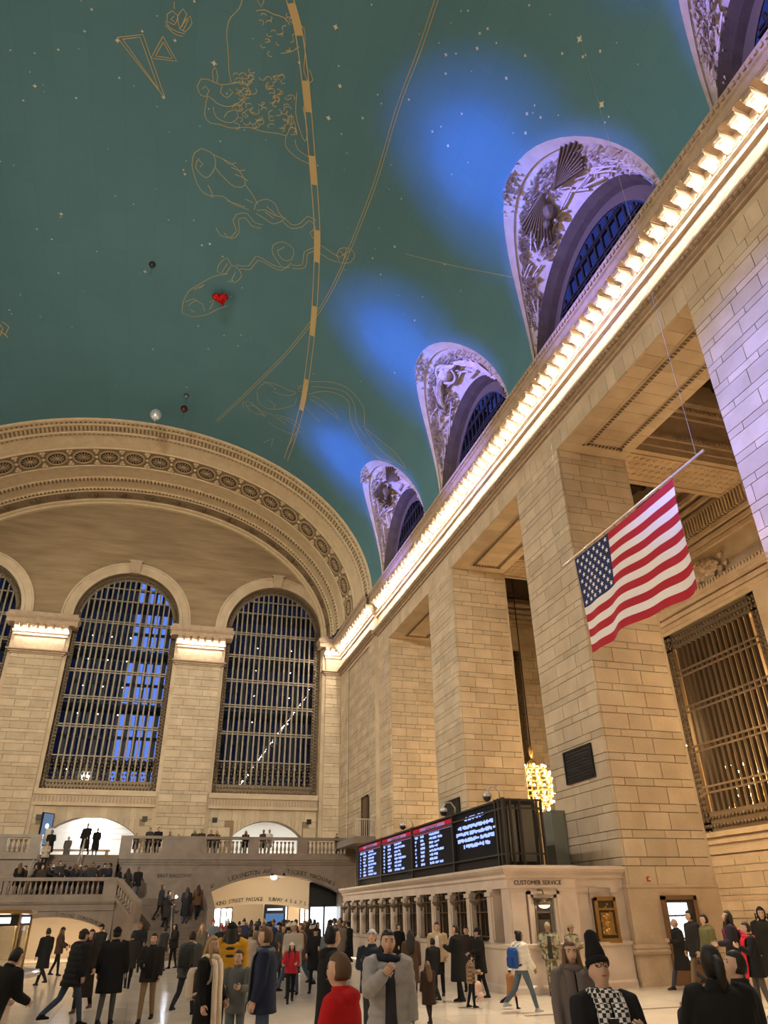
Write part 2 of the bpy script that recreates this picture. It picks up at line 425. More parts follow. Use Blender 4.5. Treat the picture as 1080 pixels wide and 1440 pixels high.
def extrude_profile(mb, prof, path, outs):
    """sweep a cornice profile along a path of (x, y) with outward mitre vectors"""
    rings = [[(x+o_[0]*p, y+o_[1]*p, z) for p, z in prof] for (x, y), o_ in zip(path, outs)]
    mb.loft(rings, False, False)
P = cornice_profile(0)
YB = 48.0; XJ = XR-.27                         # the last stretch of wall before the corner stands forward
mb = MB()
extrude_profile(mb, P, [(XR, YW), (XR, YB), (XJ, YB), (XJ, YE)], [(-1, 0), (-1, -0.0), (-1, -1), (-1, -1)])
COR = struct(mb.build('cornice_right', CBROWN), 'lamp-lit stone cornice above the pillars')
bracket_row(COR, (XR, -24.0, 0), (XR, YB-1.1, 0), (-1, 0), n=round((YB-1.1+24)/.66))
bracket_row(COR, (XJ, YB-.6, 0), (XJ, YE-1.0, 0), (-1, 0), step=.66)
# beaded enrichments along the mouldings
mb = MB()
for i in range(int((YB-2)/.22)):
    y = 2+i*.22; mb.box(XR-.42, XR-.32, y, y+.12, 19.89, 19.97); mb.box(XR-1.03, XR-.99, y, y+.12, 22.42, 22.56)
    mb.box(XR-.30, XR-.25, y, y+.1, 21.5, 21.62)
for i in range(int((YE-YB-1)/.22)):
    y = YB+i*.22; mb.box(XJ-.42, XJ-.32, y, y+.12, 19.89, 19.97); mb.box(XJ-1.03, XJ-.99, y, y+.12, 22.42, 22.56)
stuff(mb.build('beading', CBROWN, COR))
mb = MB(); extrude_profile(mb, P, [(XL, YW), (XL, YE)], [(1, 0), (1, 0)])
CORL = struct(mb.build('cornice_left', CBROWN), 'stone cornice on the opposite side of the hall')
bracket_row(CORL, (XL, -24, 0), (XL, 57, 0), (1, 0), step=.66)

# ------------------------------------------------------------------ side walls: pillars, lintels, passage behind
PILL = [(-14.9, -11.1), (-2.9, .9), (9.15, 12.9), (21.4, 25.2), (33.5, 37.25), (45.4, 48.0)]
c_ = .1
PIL = []
for k, (a, b) in enumerate(PILL):
    o = MB().box(XR+c_, XP-.02, a+c_, b-c_, 0, ZL).build('pillar', JOINT)
    struct(o, ['', '', 'stone block pillar cut off by the edge of the picture', 'broad stone block pillar beside the flag', 'stone block pillar behind the departure board', 'stone block pillar next to the corner of the hall'][k] or None)
    PIL.append(o)
    if k >= 2:
        lo = 2.6
        face_blocks(o, 'x', XR, 1, a, b, lo if k < 5 else 3.0, ZL, blen=1.15, seed=k)
    else: block(o, STONE, XR, XR+c_, a, b, 0, ZL)
    if k in (3, 4, 5):
        face_blocks(o, 'y', a, 1, XR+c_, XP, 2.6, ZL, blen=1.05, seed=20+k)
    else: block(o, STONE, XR+c_, XP, a, a+c_, 0, ZL)
    block(o, STONE, XR+c_, XP, b-c_, b, 0, ZL)
    block(o, STONE, XP-.02, XP+.08, a, b, 0, ZL)
    # plinth with its double moulding
    m = MB()
    def ring(q, z): return [(XR-q, a-q, z), (XP+.1, a-q, z), (XP+.1, b+q, z), (XR-q, b+q, z)]
    m.loft([ring(.03, 0), ring(.03, .76), ring(.09, .80), ring(.11, .86), ring(.07, .92), ring(.10, .96), ring(.08, 1.02), ring(.01, 1.06), ring(.01, 2.5), ring(.05, 2.55), ring(.05, 2.6), ring(0, 2.62)])
    m.build('plinth', STONE_P, o)
# corner stretch, standing forward, with a sunk panel
o = MB().box(XJ+.17, XP, YB+.02, YE+1, 0, 19.6).build('wall_right', JOINT); struct(o, 'stone block wall at the corner of the hall'); WR = o
face_blocks(o, 'x', XJ, 1, YB, YB+1.6, 3, 19.55, blen=1.5, seed=31); face_blocks(o, 'x', XJ, 1, YE-2.4, YE, 3, 19.55, blen=1.3, seed=32)
face_blocks(o, 'x', XJ+.12, 1, YB+1.6, YE-2.4, 3, 19.55, blen=1.4, thick=.04, seed=33)
block(o, STONE, XJ, XJ+c_, YB, YE, 0, 3)
block(o, STONE, XJ, XR+.1, YB-.05, YB+.04, 0, 19.55)
# lintel course
o = MB().box(XR+c_, XP, YW, YB+.3, ZL+.02, 22.72).box(XP-.3, XP-.01, YW, YE+.3, 22.7, 24.9).build('lintel', STONE); struct(o, 'stone lintel course under the cornice')
LINT = o
for y0, y1 in ((-26, 9), (9, YB)):
    if y0 < 0: block(o, STONE, XR, XR+c_, y0, y1, ZL, 19.6)
yy = 9.0
rr = random.Random(4)
while yy < YB-.05:
    w = min(rr.uniform(.5, .62), YB-yy); block(LINT, STONE, XR+rr.uniform(0, .008), XR+c_, yy+.008, yy+w-.008, ZL, 19.56); yy += w
MB().box(XR, XR+.3, YW, YB, 19.5, 22.8).build('frieze', STONE, LINT)
MB().box(XJ, XR+.3, YB, YE+.5, 19.5, 22.8).build('frieze', STONE, LINT)
# soffits: slabs and a sunk moulded panel over each opening
OPEN = [(.9, 9.15), (12.9, 21.4), (25.2, 33.5), (37.25, 45.4)]
for a, b in OPEN:
    n = 14
    for i in range(n):
        q0, q1 = a+(b-a)*i/n, a+(b-a)*(i+1)/n
        block(LINT, STONE, XR+c_, XP, q0+.006, q1-.006, ZL, ZL+.06, 'soffit_slab')
    m = MB()
    for e, h, w in ((.55, -.02, .10), (.68, -.05, .12), (.82, -.02, .05)):
        x0, x1, y0, y1 = XR+.35+e, XP-e+.1, a+e, b-e
        m.box(x0, x1, y0, y0+w, ZL+h, ZL+.01).box(x0, x1, y1-w, y1, ZL+h, ZL+.01).box(x0, x0+w, y0, y1, ZL+h, ZL+.01).box(x1-w, x1, y0, y1, ZL+h, ZL+.01)
    m.build('soffit_moulding', STONE_P, LINT)
    m = MB()
    x0, x1, y0, y1 = XR+1.03, XP-.58, a+.68, b-.68
    y = y0
    while y < y1: m.box(x1-.13, x1, y, y+.09, ZL-.075, ZL-.04); m.box(x0, x0+.12, y, y+.09, ZL-.075, ZL-.04); y += .17
    x = x0
    while x < x1: m.box(x, x+.09, y0, y0+.12, ZL-.075, ZL-.04).box(x, x+.09, y1-.12, y1, ZL-.075, ZL-.04); x += .17
    stuff(m.build('soffit_beading', BRONZE_O, LINT))
# passage behind the pillars
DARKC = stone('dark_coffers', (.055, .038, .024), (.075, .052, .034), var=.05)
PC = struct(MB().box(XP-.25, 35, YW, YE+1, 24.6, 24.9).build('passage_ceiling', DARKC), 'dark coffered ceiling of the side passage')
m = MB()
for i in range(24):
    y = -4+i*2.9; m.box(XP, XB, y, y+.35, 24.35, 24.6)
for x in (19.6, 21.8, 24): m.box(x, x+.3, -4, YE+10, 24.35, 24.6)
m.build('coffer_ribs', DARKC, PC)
for k, (a, b) in enumerate(PILL[1:-1]):
    y0, y1 = (a+b)/2-1.15+.35, (a+b)/2+1.15+.75
    m = MB()
    def prof_beam(z0):
        return [(0, 20.4), (.0, 20.75), (.05, 20.8), (.05, 21.2), (.12, 21.25), (.12, 21.6), (.03, 21.65), (.03, 22.7), (.12, 22.75), (.12, 23.0), (.25, 23.05), (.25, 23.3), (.5, 23.4), (.55, 23.7), (.55, 24.6)]
    pr = prof_beam(0)
    ring0 = [(XP-.1, y0-p, z) for p, z in pr]+[(XP-.1, y1+p, z) for p, z in reversed(pr)]
    ring1 = [(XB, y, z) for _, y, z in ring0]
    m.loft([ring0, ring1])
    bo = struct(m.build('beam', STONE_P), 'moulded plaster beam crossing the side passage')
    m = MB(); x = XP+.3
    m.box(XP+.3, XB-.5, y0+.28, y0+.36, 20.34, 20.41).box(XP+.3, XB-.5, y1-.36, y1-.28, 20.34, 20.41).box(XB-.58, XB-.5, y0+.28, y1-.28, 20.34, 20.41)
    m.build('soffit_moulding', STONE_P, bo)
    m = MB(); r9 = random.Random(k)
    for i in range(22):
        for j in range(4): m.ball((XP+.7+i*.36, y0+.62+j*.42, 20.4), .13, 6, 4, (1, 1, .5))
    for i in range(45):
        x = XP+.1+i*.19; m.box(x, x+.1, y0-.32, y0-.24, 23.06, 23.26).box(x, x+.09, y0-.17, y0-.11, 21.32, 21.5)
    stuff(m.build('beam_ornament', STONE_P, bo))
# far wall of the passage with its bronze window grilles
WINR = [(13.3, 20.3), (25.2, 32.3)]; YP, YQ, XW = 38.0, 49.5, 34.0
GZ0, GZ1 = 5.2, 15.3
m = MB()
rect = lambda u0, u1, v0, v1: [(u0, v0), (u1, v0), (u1, v1), (u0, v1)]
holes = [rect(a, b, GZ0, GZ1) for a, b in WINR]
m.holed(rect(YW, YP, 0, 24.7), holes, lambda u, v: (XB, u, v))
m.holed(rect(YW, YP, 0, 24.7), holes, lambda u, v: (XB+.5, u, v))
for h in holes: m.strip([(XB, u, v) for u, v in h], [(XB+.5, u, v) for u, v in h])
WB = struct(m.build('wall_passage', STONE), 'buff stone far wall of the side passage')
face_blocks(WB, 'x', XB-.08, 1, 26, 36.9, 0, 4.0, blen=1.5, thick=.09, hs=(.62, .3), seed=51)
m = MB()
for z, p in ((5.05, .18), (4.75, .12), (4.3, .14), (4.05, .08), (2.35, .10), (2.15, .05)): m.box(XB-p, XB, YW, YP, z-.1, z+.08)
for z, p in ((15.6, .12), (15.9, .2), (16.25, .3), (16.45, .35), (18.6, .12), (18.9, .22), (19.3, .30), (20.6, .2), (21, .35), (21.5, .5), (22.4, .6)): m.box(XB-p, XB, YW, YP, z-.12, z+.12)
m.build('wall_moulding', STONE_P, WB)
m = MB(); y = 20
while y < 36: m.box(XB-.4, XB-.3, y, y+.12, 16.5, 16.7); m.box(XB-.42, XB-.2, y, y+.08, 19.5, 20.4); y += .22
stuff(m.build('wall_dentils', STONE_P, WB))
m = MB(); r9 = random.Random(3)                                   # carved cartouche over the grille
for i in range(200):
    u = r9.gauss(0, .8); v = r9.gauss(0, .35); m.ball((XB-.15, 28.7+u*1.4, 17.4+v*.9), r9.uniform(.1, .26), 6, 4, (.7, 1, 1))
m.ball((XB-.1, 28.7, 17.4), .75, 12, 8, (.4, 1, 1))
stuff(m.build('cartouche', STONE_P, WB))
PANE_G = glass('gold_pane', (.92, .84, .68), .86, .03)
for k, (a, b) in enumerate(WINR):
    if k == 0: continue
    w = MB().box(XB+.1, XB+.25, a, a+.55, GZ0, GZ1).box(XB+.1, XB+.25, b-.55, b, GZ0, GZ1).box(XB+.1, XB+.25, a, b, GZ1-.9, GZ1).box(XB+.1, XB+.25, a, b, GZ0, GZ0+.9).build('window_%d' % (k+3), BRONZE_O)
    struct(w, 'tall bronze grilled window in the far wall of the side passage')
    n = 15
    for i in range(1, n):
        y = a+.55+(b-a-1.1)*i/n; MB().box(XB+.06, XB+.26, y-.085, y+.085, GZ0+.9, GZ1-.9).build('grille_bar', BRONZE, w)
    for z in (7.1, 9.1, 11.1, 13.0):
        for d in (-.14, .14): MB().box(XB+.02, XB+.1, a+.5, b-.5, z+d-.045, z+d+.045).build('grille_rail', BRASS if False else BRONZE_O, w)
    m = MB(); r9 = random.Random(k)
    for i in range(30):
        y = a+.1+(b-a-.2)*i/29
        for z in (GZ0+.25, GZ0+.62, GZ1-.3, GZ1-.65): m.ball((XB+.08, y, z), .1, 6, 4)
    z = GZ0
    while z < GZ1:
        for y in (a+.15, a+.4, b-.4, b-.15): m.ball((XB+.08, y, z), .1, 6, 4)
        z += .26
    stuff(m.build('grille_scrollwork', BRONZE_O, w))
    MB().add([(XB+.35, a, GZ0), (XB+.35, b, GZ0), (XB+.35, b, GZ1), (XB+.35, a, GZ1)], [(0, 1, 2, 3)]).build('pane', PANE_G, w)
# the lit gallery behind those windows
struct(MB().box(XB+5.4, XB+5.7, YW, YP, 0, 18).build('wall_gallery', STONE), 'lit inner wall seen through the bronze grilles')
for y in (30.5,): lamp('POINT', (XB+3, y, 10.5), 700, WARM, 'gallery_light', .4)
struct(MB().box(XB+.5, XB+5.6, YW, YP, 16.6, 16.8).build('gallery_ceiling', STONE), 'gallery ceiling behind the grilles')
struct(MB().box(XB+.5, XB+5.6, YW, YP, 4.4, 4.6).build('gallery_floor', STONE), 'gallery floor behind the grilles')
struct(MB().box(XB, XW+.3, YP, YP+.3, 0, 25).box(XW, XW+.3, YP, YQ, 0, 25).build('wall_passage_side', STONE), 'side walls of the wider bay of the passage')
EW = struct(MB().box(XP-.1, XW+.3, YQ, YQ+.3, 0, 25).build('wall_passage_end', STONE), 'stone end wall of the side passage behind the chandelier')
face_blocks(EW, 'y', YQ-.08, 1, 26.35, 31.5, 4, 20.2, blen=1.3, thick=.09, hs=(.62, .3), seed=52)
m = MB()
for z, p in ((20.3, .1), (20.55, .16), (22.2, .14), (22.5, .25), (22.9, .4), (23.3, .55), (23.8, .7)): m.box(XP, XW, YQ-p, YQ, z-.12, z+.13)
m.box(26.3, 27.1, YQ-.2, YQ, 6.1, 6.35)
m.build('wall_moulding', STONE_P, EW)
w = MB().box(25.55, 26.25, YQ-.2, YQ-.02, 6.4, 20).box(18.5, 19.2, YQ-.2, YQ-.02, 6.4, 20).box(18.5, 26.25, YQ-.2, YQ-.02, 19.1, 20).box(18.5, 26.25, YQ-.2, YQ-.02, 6.4, 7.3).build('window_5', BRONZE_O)
struct(w, 'tall bronze framed window in the end wall of the side passage')
m = MB(); z = 6.5
while z < 20: m.ball((25.72, YQ-.22, z), .13, 6, 4).ball((26.05, YQ-.22, z+.15), .13, 6, 4); z += .3
stuff(m.build('window_scrollwork', BRONZE_O, w))
for i in range(12): MB().box(19.6+i*.5, 19.8+i*.5, YQ-.15, YQ-.03, 7.3, 19.1).build('grille_bar', BRONZE, w)
MB().box(19.2, 25.55, YQ-.06, YQ-.02, 7.3, 19.1).build('pane', DARKC, w)
struct(MB().box(XR, XB+6, -11.4, -11.1, 0, 25).build('wall_passage_near', STONE), 'near end wall of the side passage')

# ------------------------------------------------------------------ the rest of the shell (outside the picture)
m = MB()
for a, b in PILL: m.box(XL-3.2, XL, a, b, 0, ZL)
m.box(XL-3.2, XL, YB, YE, 0, ZL).box(XL-3.2, XL, YW, -14.9, 0, ZL).box(XL-3.2, XL, YW, YE, ZL, 22.8)
m.box(XL-12.3, XL-12, YW, YE, 0, 24).box(XL-12.3, XL, YW, YE, 23.7, 24).box(XL-12.3, XL, YW-.3, YW, 0, 24).box(XL-12.3, XL, YE, YE+.3, 0, 24).box(XL-12.3, XL, YW, YE, -.3, 0)
struct(m.build('wall_left', STONE), 'row of stone pillars and side passage opposite')
for y in (-6.8, 5.2, 17.1, 29.3, 41.3): lamp('POINT', (XL-7.4, y, 8.4), 800, (1, .78, .50), 'chandelier_light', .9)
struct(MB().box(XL-1, XB+6, YW-.4, YW, 0, 37).build('wall_back', STONE), 'stone wall behind the viewer')

# ------------------------------------------------------------------ end wall
YT = 58.75                                           # plane of the wall behind its pilasters
WC = [XC-12.15, XC, XC+12.15]; WW = 4.13; WS, WB0 = 23.25, 10.1
def arch_loop(c, hw, z0, zs, n=28, rise=None):
    rise = rise or hw
    return [(c-hw, z0), (c+hw, z0)]+[(c+hw*math.cos(pi*i/n), zs+rise*math.sin(pi*i/n)) for i in range(n+1)]
def seg_loop(x0, x1, z0, zs, zt, n=16):
    """low segmental arch"""
    c, hw, h = (x0+x1)/2, (x1-x0)/2, zt-zs; R = (hw*hw+h*h)/(2*h); out = [(x0, z0), (x1, z0)]
    a = math.asin(hw/R)
    return out+[(c+R*math.sin(a-2*a*i/n), zt-R+R*math.cos(a-2*a*i/n)) for i in range(n+1)]
outer = [(XL-.5, 0), (XR+3, 0)]+[(XR+3, Z0)]+[ell(pi*i/40, .9) for i in range(41)]+[(XL-.5, Z0)]
W_LOOPS = [arch_loop(c, WW, WB0, WS) for c in WC]
B_LOOPS = [seg_loop(WC[0]-2.6, WC[0]+2.6, 5.45, 7.2, 8.3), seg_loop(-7.35, -.85, 5.45, 7.0, 8.35), seg_loop(5.9, 11.1, 5.45, 7.15, 8.25)]
P_LOOPS = [seg_loop(3.9, 13.3, 0.01, 4.45, 4.75)]
m = MB(); m.cm = 0
m.holed(outer, W_LOOPS+B_LOOPS+P_LOOPS, lambda u, v: (u, YT, v))
m.cm = 0
for l in W_LOOPS: m.strip([(u, YT, v) for u, v in l], [(u, YT+.9, v) for u, v in l])
for l in B_LOOPS+P_LOOPS: m.strip([(u, YT, v) for u, v in l], [(u, YT+1.0, v) for u, v in l])
WE = struct(m.build('wall_end', PLASTER), 'end wall with three great arched windows under the vault')
# archivolts and keystones
for c in WC:
    rings = []
    for off, yy in ((.0, YT-.02), (.0, YT-.16), (.25, YT-.20), (.28, YT-.12), (.75, YT-.12), (.80, YT-.20), (.92, YT-.2), (.92, YT)):
        rings.append([(c+(WW+off)*math.cos(pi*i/30), yy, WS-.35+(WW+off)*math.sin(pi*i/30)+.35) for i in range(31)])
    MB().loft(rings, False, False).build('archivolt', STONE, WE)
    m = MB(); z = WS+WW
    m.loft([[(c-.36, YT-.35, z-.05), (c+.36, YT-.35, z-.05), (c+.36, YT, z-.05), (c-.36, YT, z-.05)], [(c-.46, YT-.45, z+.95), (c+.46, YT-.45, z+.95), (c+.46, YT, z+.95), (c-.46, YT, z+.95)]])
    m.box(c-.55, c+.55, YT-.5, YT, z+.95, z+1.08)
    for i in range(3): m.tube([(c-.22+.22*i, YT-.38, z+.08), (c-.27+.27*i, YT-.48, z+.85)], .07, 6)
    m.build('keystone', STONE_P, WE)
# pilasters between the windows with lamp-lit capitals
PE = [(-20.7, -16.9+.0), (-12.0, -8.35), (.25, 3.75), (12.6, XJ)]
PE[0] = (XL, -20.3)
for k, (a, b) in enumerate(PE[1:]):
    o = MB().box(a+c_, b-c_ if k < 2 else b, YE+c_, YT+.02, 5.4, 22).build('pillar', JOINT)
    struct(o, ['stone pilaster beside the central window, nearest the hall axis', 'stone pilaster between the two great end windows', 'narrow stone pilaster in the corner of the end wall'][k])
    face_blocks(o, 'y', YE, 1, a, b, 5.45, 19.75, blen=1.15, seed=60+k)
    block(o, STONE, a, a+c_, YE+c_, YT, 5.4, 19.7); block(o, STONE, b-c_, b, YE+c_, YT, 5.4, 19.7)
    for sx in (a-.28, b): 
        if sx < 13.5: MB().box(sx, sx+.28, YE+.18, YT+.1, 5.5, 22).build('pilaster_edge', STONE, o)
    m = MB(); pr = [(p_*.85, z) for p_, z in P]
    x1 = b if k < 2 else b+.3
    if k < 2: path = [(a, YT+.1), (a, YE), (b, YE), (b, YT+.1)]; outs = [(-1, 0), (-1, -1), (1, -1), (1, 0)]
    else: path = [(a, YT+.1), (a, YE), (b, YE)]; outs = [(-1, 0), (-1, -1), (-1, -1)]
    extrude_profile(m, pr, path, outs)
    cap = m.build('capital', CBROWN, o)
    bracket_row(cap, (a-.25, YE+.12, 0), ((b if k < 2 else b-.9)+.25, YE+.12, 0), (0, -1), n=7 if k < 2 else 2)
    MB().box(a-.7, b+.7 if k < 2 else b, YE-.8, YT+.1, 22.66, 22.9).build('capital_slab', CBROWN, o)
    if k < 2:
        m = MB(); x = a-.6
        while x < b+.6: m.box(x, x+.1, YE-.9, YE-.84, 22.4, 22.55); x += .2
        stuff(m.build('capital_beading', CBROWN, o))
# sill, spandrel blocks under the windows, small black vents
for k, c in enumerate(WC):
    a, b = c-WW, c+WW
    m = MB()
    for z0, z1, p in ((9.72, 10.1, .35), (9.15, 9.72, .22), (9.0, 9.15, .28)): m.box(a-.05, b+.05, YT-p, YT+.02, z0, z1)
    m.build('window_sill', STONE, WE)
    m = MB(); x = a
    while x < b: m.box(x, x+.14, YT-.26, YT-.2, 9.25, 9.62); x += .24
    stuff(m.build('sill_carving', BRONZE_O if False else CBROWN, WE))
    face_blocks(WE, 'y', YT-.06, 1, a, b, 5.5, 9.0, blen=.9, thick=.07, seed=80+k, hs=(.9, .45), skip=lambda u, z, k=k: any(l[0][0]-.3 < u < l[1][0]+.3 and z < l[2][1]+1.15 for l in B_LOOPS))
    lb = B_LOOPS[k]; n = 18                               # voussoirs over the low arch
    for i in range(n):
        p0, p1 = lb[2+round(16*i/n)], lb[2+round(16*(i+1)/n)]
        if p0 == p1: continue
        h0, h1 = min(9.0, p0[1]+1.3+.35), min(9.0, p1[1]+1.3+.35)
        q = [(p0[0]-.01, p0[1]), (p1[0]+.01, p1[1]), (p1[0]+.01, h1), (p0[0]-.01, h0)]
        MB().loft([[(u, YT-.07, v) for u, v in q], [(u, YT, v) for u, v in q]]).build('voussoir', STONE, WE)
    for sx in (-3.75, 3.4): MB().box(c+sx, c+sx+.36, YT-.09, YT, 8.05, 8.4).build('vent', BLACK, WE)
# great windows
GW = plain('window_bronze', (.25, .215, .16), .5, .25)
GL = glass('window_pane', (.80, .84, .90), .98, .02)
for k, c in enumerate(WC):
    yw = YT+.55
    w = empty('window_%d' % (k+1), (c, yw, WB0)); struct(w, ['arched end window cut off by the edge of the picture', 'arched end window with blue evening light behind its panes', 'arched end window beside the corner of the hall'][k])
    m = MB(); bw = .5; n = 30
    A0 = [(WW*math.cos(pi*i/n), 0, WS-WB0+WW*math.sin(pi*i/n)) for i in range(n+1)]; A1 = [((WW-bw)*math.cos(pi*i/n), 0, WS-WB0+(WW-bw)*math.sin(pi*i/n)) for i in range(n+1)]
    m.loft([[(WW, 0, 0)]+A0+[(-WW, 0, 0)], [(WW-bw, 0, 0)]+A1+[(-WW+bw, 0, 0)]], False, False)
    m.box(-WW, WW, -.05, .05, 0, .75)
    m.build('window_border', BRONZE_O, w)
    m = MB(); r9 = random.Random(k)
    for i in range(0, 52):
        z = .2+i*.26
        for s in (-1, 1): m.ball((s*(WW-.16), -.06, z), .1, 6, 4); m.ball((s*(WW-.38), -.06, z+.13), .1, 6, 4)
    for i in range(60):
        th = pi*i/59
        m.ball(((WW-.2)*math.cos(th), -.06, WS-WB0+(WW-.2)*math.sin(th)), .11, 6, 4)
    for i in range(34):
        x = -WW+.25+i*(2*WW-.5)/33
        for z in (.2, .5, .9, 1.2, 1.5, 1.75, 2.0, 2.25): m.ball((x+(.12 if int(z*10) % 2 else 0), -.06, z), .085, 5, 4)
    stuff(m.build('scrollwork', BRONZE_O, w))
    nm = 17
    for i in range(1, nm):
        x = -WW+bw+(2*WW-2*bw)*i/nm
        zt = WS-WB0+math.sqrt(max(0, (WW-bw)**2-x*x))
        MB().box(x-.06, x+.06, -.12, .08, .75, zt).build('mullion', GW, w)
    for z in (2.45, 4.55, 4.72, 6.7, 6.87, 8.8, 8.97, 10.9, 11.07, 12.9, 13.07, 14.9, 16.0):
        hw = WW-bw if z < WS-WB0 else math.sqrt(max(.1, (WW-bw)**2-(z-(WS-WB0))**2))
        MB().box(-hw, hw, -.15, .05, z-.045, z+.045).build('transom', GW, w)
    full = [(WW*.98, .12, 0)]+[(x*.98, .12, z) for x, _, z in A0]+[(-WW*.98, .12, 0)]
    MB().add(full, [tuple(range(len(full)))]).build('pane', GL, w)
    # the outer glazing 2.6 m behind, with glass-floored catwalks and their little lamps
    m = MB()
    for i in range(12):
        x = -WW+2*WW*i/11; m.box(x-.16, x+.16, 2.6, 2.8, -.5, 19)
    for z in [.0, 1.9, 2.1, 4.3, 6.3, 6.5, 8.6, 10.6, 10.8, 13.0, 15.0, 17.0]: m.box(-WW-.6, WW+.6, 2.58, 2.82, z, z+.22)
    m.build('outer_glazing', plain('outer_frame', (.05, .05, .055), .5, .3), w)
    for z in (2.3, 6.6, 10.9, 15.0):
        MB().box(-WW-.5, WW+.5, .4, 2.6, z-.12, z).build('catwalk', plain('catwalk', (.06, .06, .06), .5), w)
    for z in (2.0, 6.2, 8.4, 10.6, 12.6):
        for i in range(4): MB().ball((-2.6+i*1.5, 1.6, z-.25), .035, 6, 4).build('catwalk_lamp', emitter('lamp_dot', (1, .9, .65), 14), w)
# jambs that close the window boxes, and dark buildings beyond, with a gap of evening sky between them
m = MB()
for c in WC: m.box(c-WW-.9, c-WW-.5, YT+.9, YT+4, 5, 29).box(c+WW+.5, c+WW+.9, YT+.9, YT+4, 5, 29).box(c-WW-.9, c+WW+.9, YT+.9, YT+3.4, 28, 28.3)
struct(m.build('window_jambs_wall', BRONZE), 'dark side walls between inner and outer glazing')
OFF = plain('office_facade', (.03, .032, .036), .8)
for k, (x0, x1) in enumerate(((-46, -6.1), (.63, 66))):
    b = MB().box(x0, x1, 92, 105, 0, 80).build('building', OFF)
    tag(b, ['dark office block behind the panes of the central window', 'dark office block behind the end window by the corner'][k], 'building')
# outer shell above and around the end wall so that no sky leaks into the hall
struct(MB().box(XL-14, XR+16, YT+.3, YT+.6, 29.0, 46).build('wall_end_upper', BLACK))
m = MB()
for a, b in ((XL-3, WC[0]-WW-.4), (WC[0]+WW+.4, WC[1]-WW-.4), (WC[1]+WW+.4, WC[2]-WW-.4), (WC[2]+WW+.4, XR+16)): m.box(a, b, YT+.35, YT+.6, 9.2, 29.2)
struct(m.build('wall_end_backing', BLACK))
roof = MB().box(XL-4, XR+1.2, YW-1, YT+.6, 37.2, 37.5).build('roof', BLACK); struct(roof, 'roof above the vault')

# ------------------------------------------------------------------ the broad arch ring that ends the vault
prof = [(47.9, -.45), (47.9, -.02), (48.05, .10), (48.25, .12), (48.3, .05), (48.55, .08), (48.6, .16), (48.75, .18), (48.8, .12), (49.4, .2), (49.45, .3), (49.6, .32), (49.65, .22), (49.85, .25), (51.1, .58), (51.15, .65), (51.25, .66), (51.3, .60),
        (53.3, .84), (53.35, .93), (53.5, .94), (53.55, .88), (55.0, .93), (55.1, 1.0), (55.6, 1.02), (55.7, .95), (56.6, 1.0), (56.7, 1.08), (57.0, 1.1), (57.1, 1.18), (58.1, 1.3), (58.15, 1.42), (58.4, 1.5), (58.45, 1.62), (YT, 1.65)]
NA = 96
m = MB()
for (y0_, d0_), (y1_, d1_) in zip(prof, prof[1:]):
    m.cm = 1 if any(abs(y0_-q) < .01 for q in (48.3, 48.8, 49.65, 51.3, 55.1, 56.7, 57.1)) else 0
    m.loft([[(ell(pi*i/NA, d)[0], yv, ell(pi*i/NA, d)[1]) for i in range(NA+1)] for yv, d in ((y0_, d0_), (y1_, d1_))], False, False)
ARCHM = stone('arch_stone', (.58, .46, .30), (.68, .56, .38), var=.04, scale=2, bump=.35)
ARCHB = stone('arch_shaded_band', (.22, .16, .095), (.32, .24, .15), var=.04, scale=6, bump=.9)  # carved bands coloured darker: the shade of their relief put into the colour
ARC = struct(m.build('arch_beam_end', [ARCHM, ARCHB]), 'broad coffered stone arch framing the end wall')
def arc_table(off, n=400):
    pts = [ell(pi*i/n, off) for i in range(n+1)]; s = [0]
    for p, q in zip(pts, pts[1:]): s.append(s[-1]+math.hypot(q[0]-p[0], q[1]-p[1]))
    return s
def arc_angles(off, step, start=0.0, end=None):
    s = arc_table(off); n = len(s)-1; out = []; t = start; i = 0
    while t < (end or s[-1]-start):
        while i < n and s[i+1] < t: i += 1
        out.append(pi*(i+(t-s[i])/(s[i+1]-s[i]))/n if i < n else pi); t += step
    return out
def ring_frame(th, yv, off):
    x, z = ell(th, off); tx, tz = -(A_-off)*math.sin(th), (B_-off)*math.cos(th); l = math.hypot(tx, tz); tan = Vector((tx/l, 0, tz/l))
    nor = Vector((-tz/l, 0, tx/l))
    if nor.dot(Vector((XC-x, 0, Z0-z))) < 0: nor = -nor
    return Vector((x, yv, z)), tan, nor
ROS_R, ROS_D = plain('rosette_stone', (.40, .30, .18), .7, bump=.3), plain('rosette_hollow', (.035, .03, .028), .8)
def rosette_mesh():
    m = MB(); n = 24; c = lambda r, h: [(r*math.cos(2*pi*i/n), r*math.sin(2*pi*i/n), h) for i in range(n)]
    m.loft([c(.82, 0), c(.82, .05), c(.72, .09), c(.66, .05), c(.64, .02)], True, False)
    m.cm = 1; m.add(c(.66, .015), [tuple(range(n))]); m.cm = 0
    for i in range(14):
        a = 2*pi*i/14; d = Vector((math.cos(a), math.sin(a), 0)); w = Vector((-d.y, d.x, 0))*.05
        p0, p1 = d*.16, d*.56
        m.add([p0-w*.6+Vector((0, 0, .03)), p0+w*.6+Vector((0, 0, .03)), p1+w+Vector((0, 0, .03)), p1-w+Vector((0, 0, .03)), (p0+p1)/2+Vector((0, 0, .08))], [(0, 1, 4), (1, 2, 4), (2, 3, 4), (3, 0, 4)])
    m.ball((0, 0, .04), .17, 8, 4, (1, 1, .5))
    return m.mesh('rosette', [ROS_R, ROS_D])
RM = rosette_mesh()
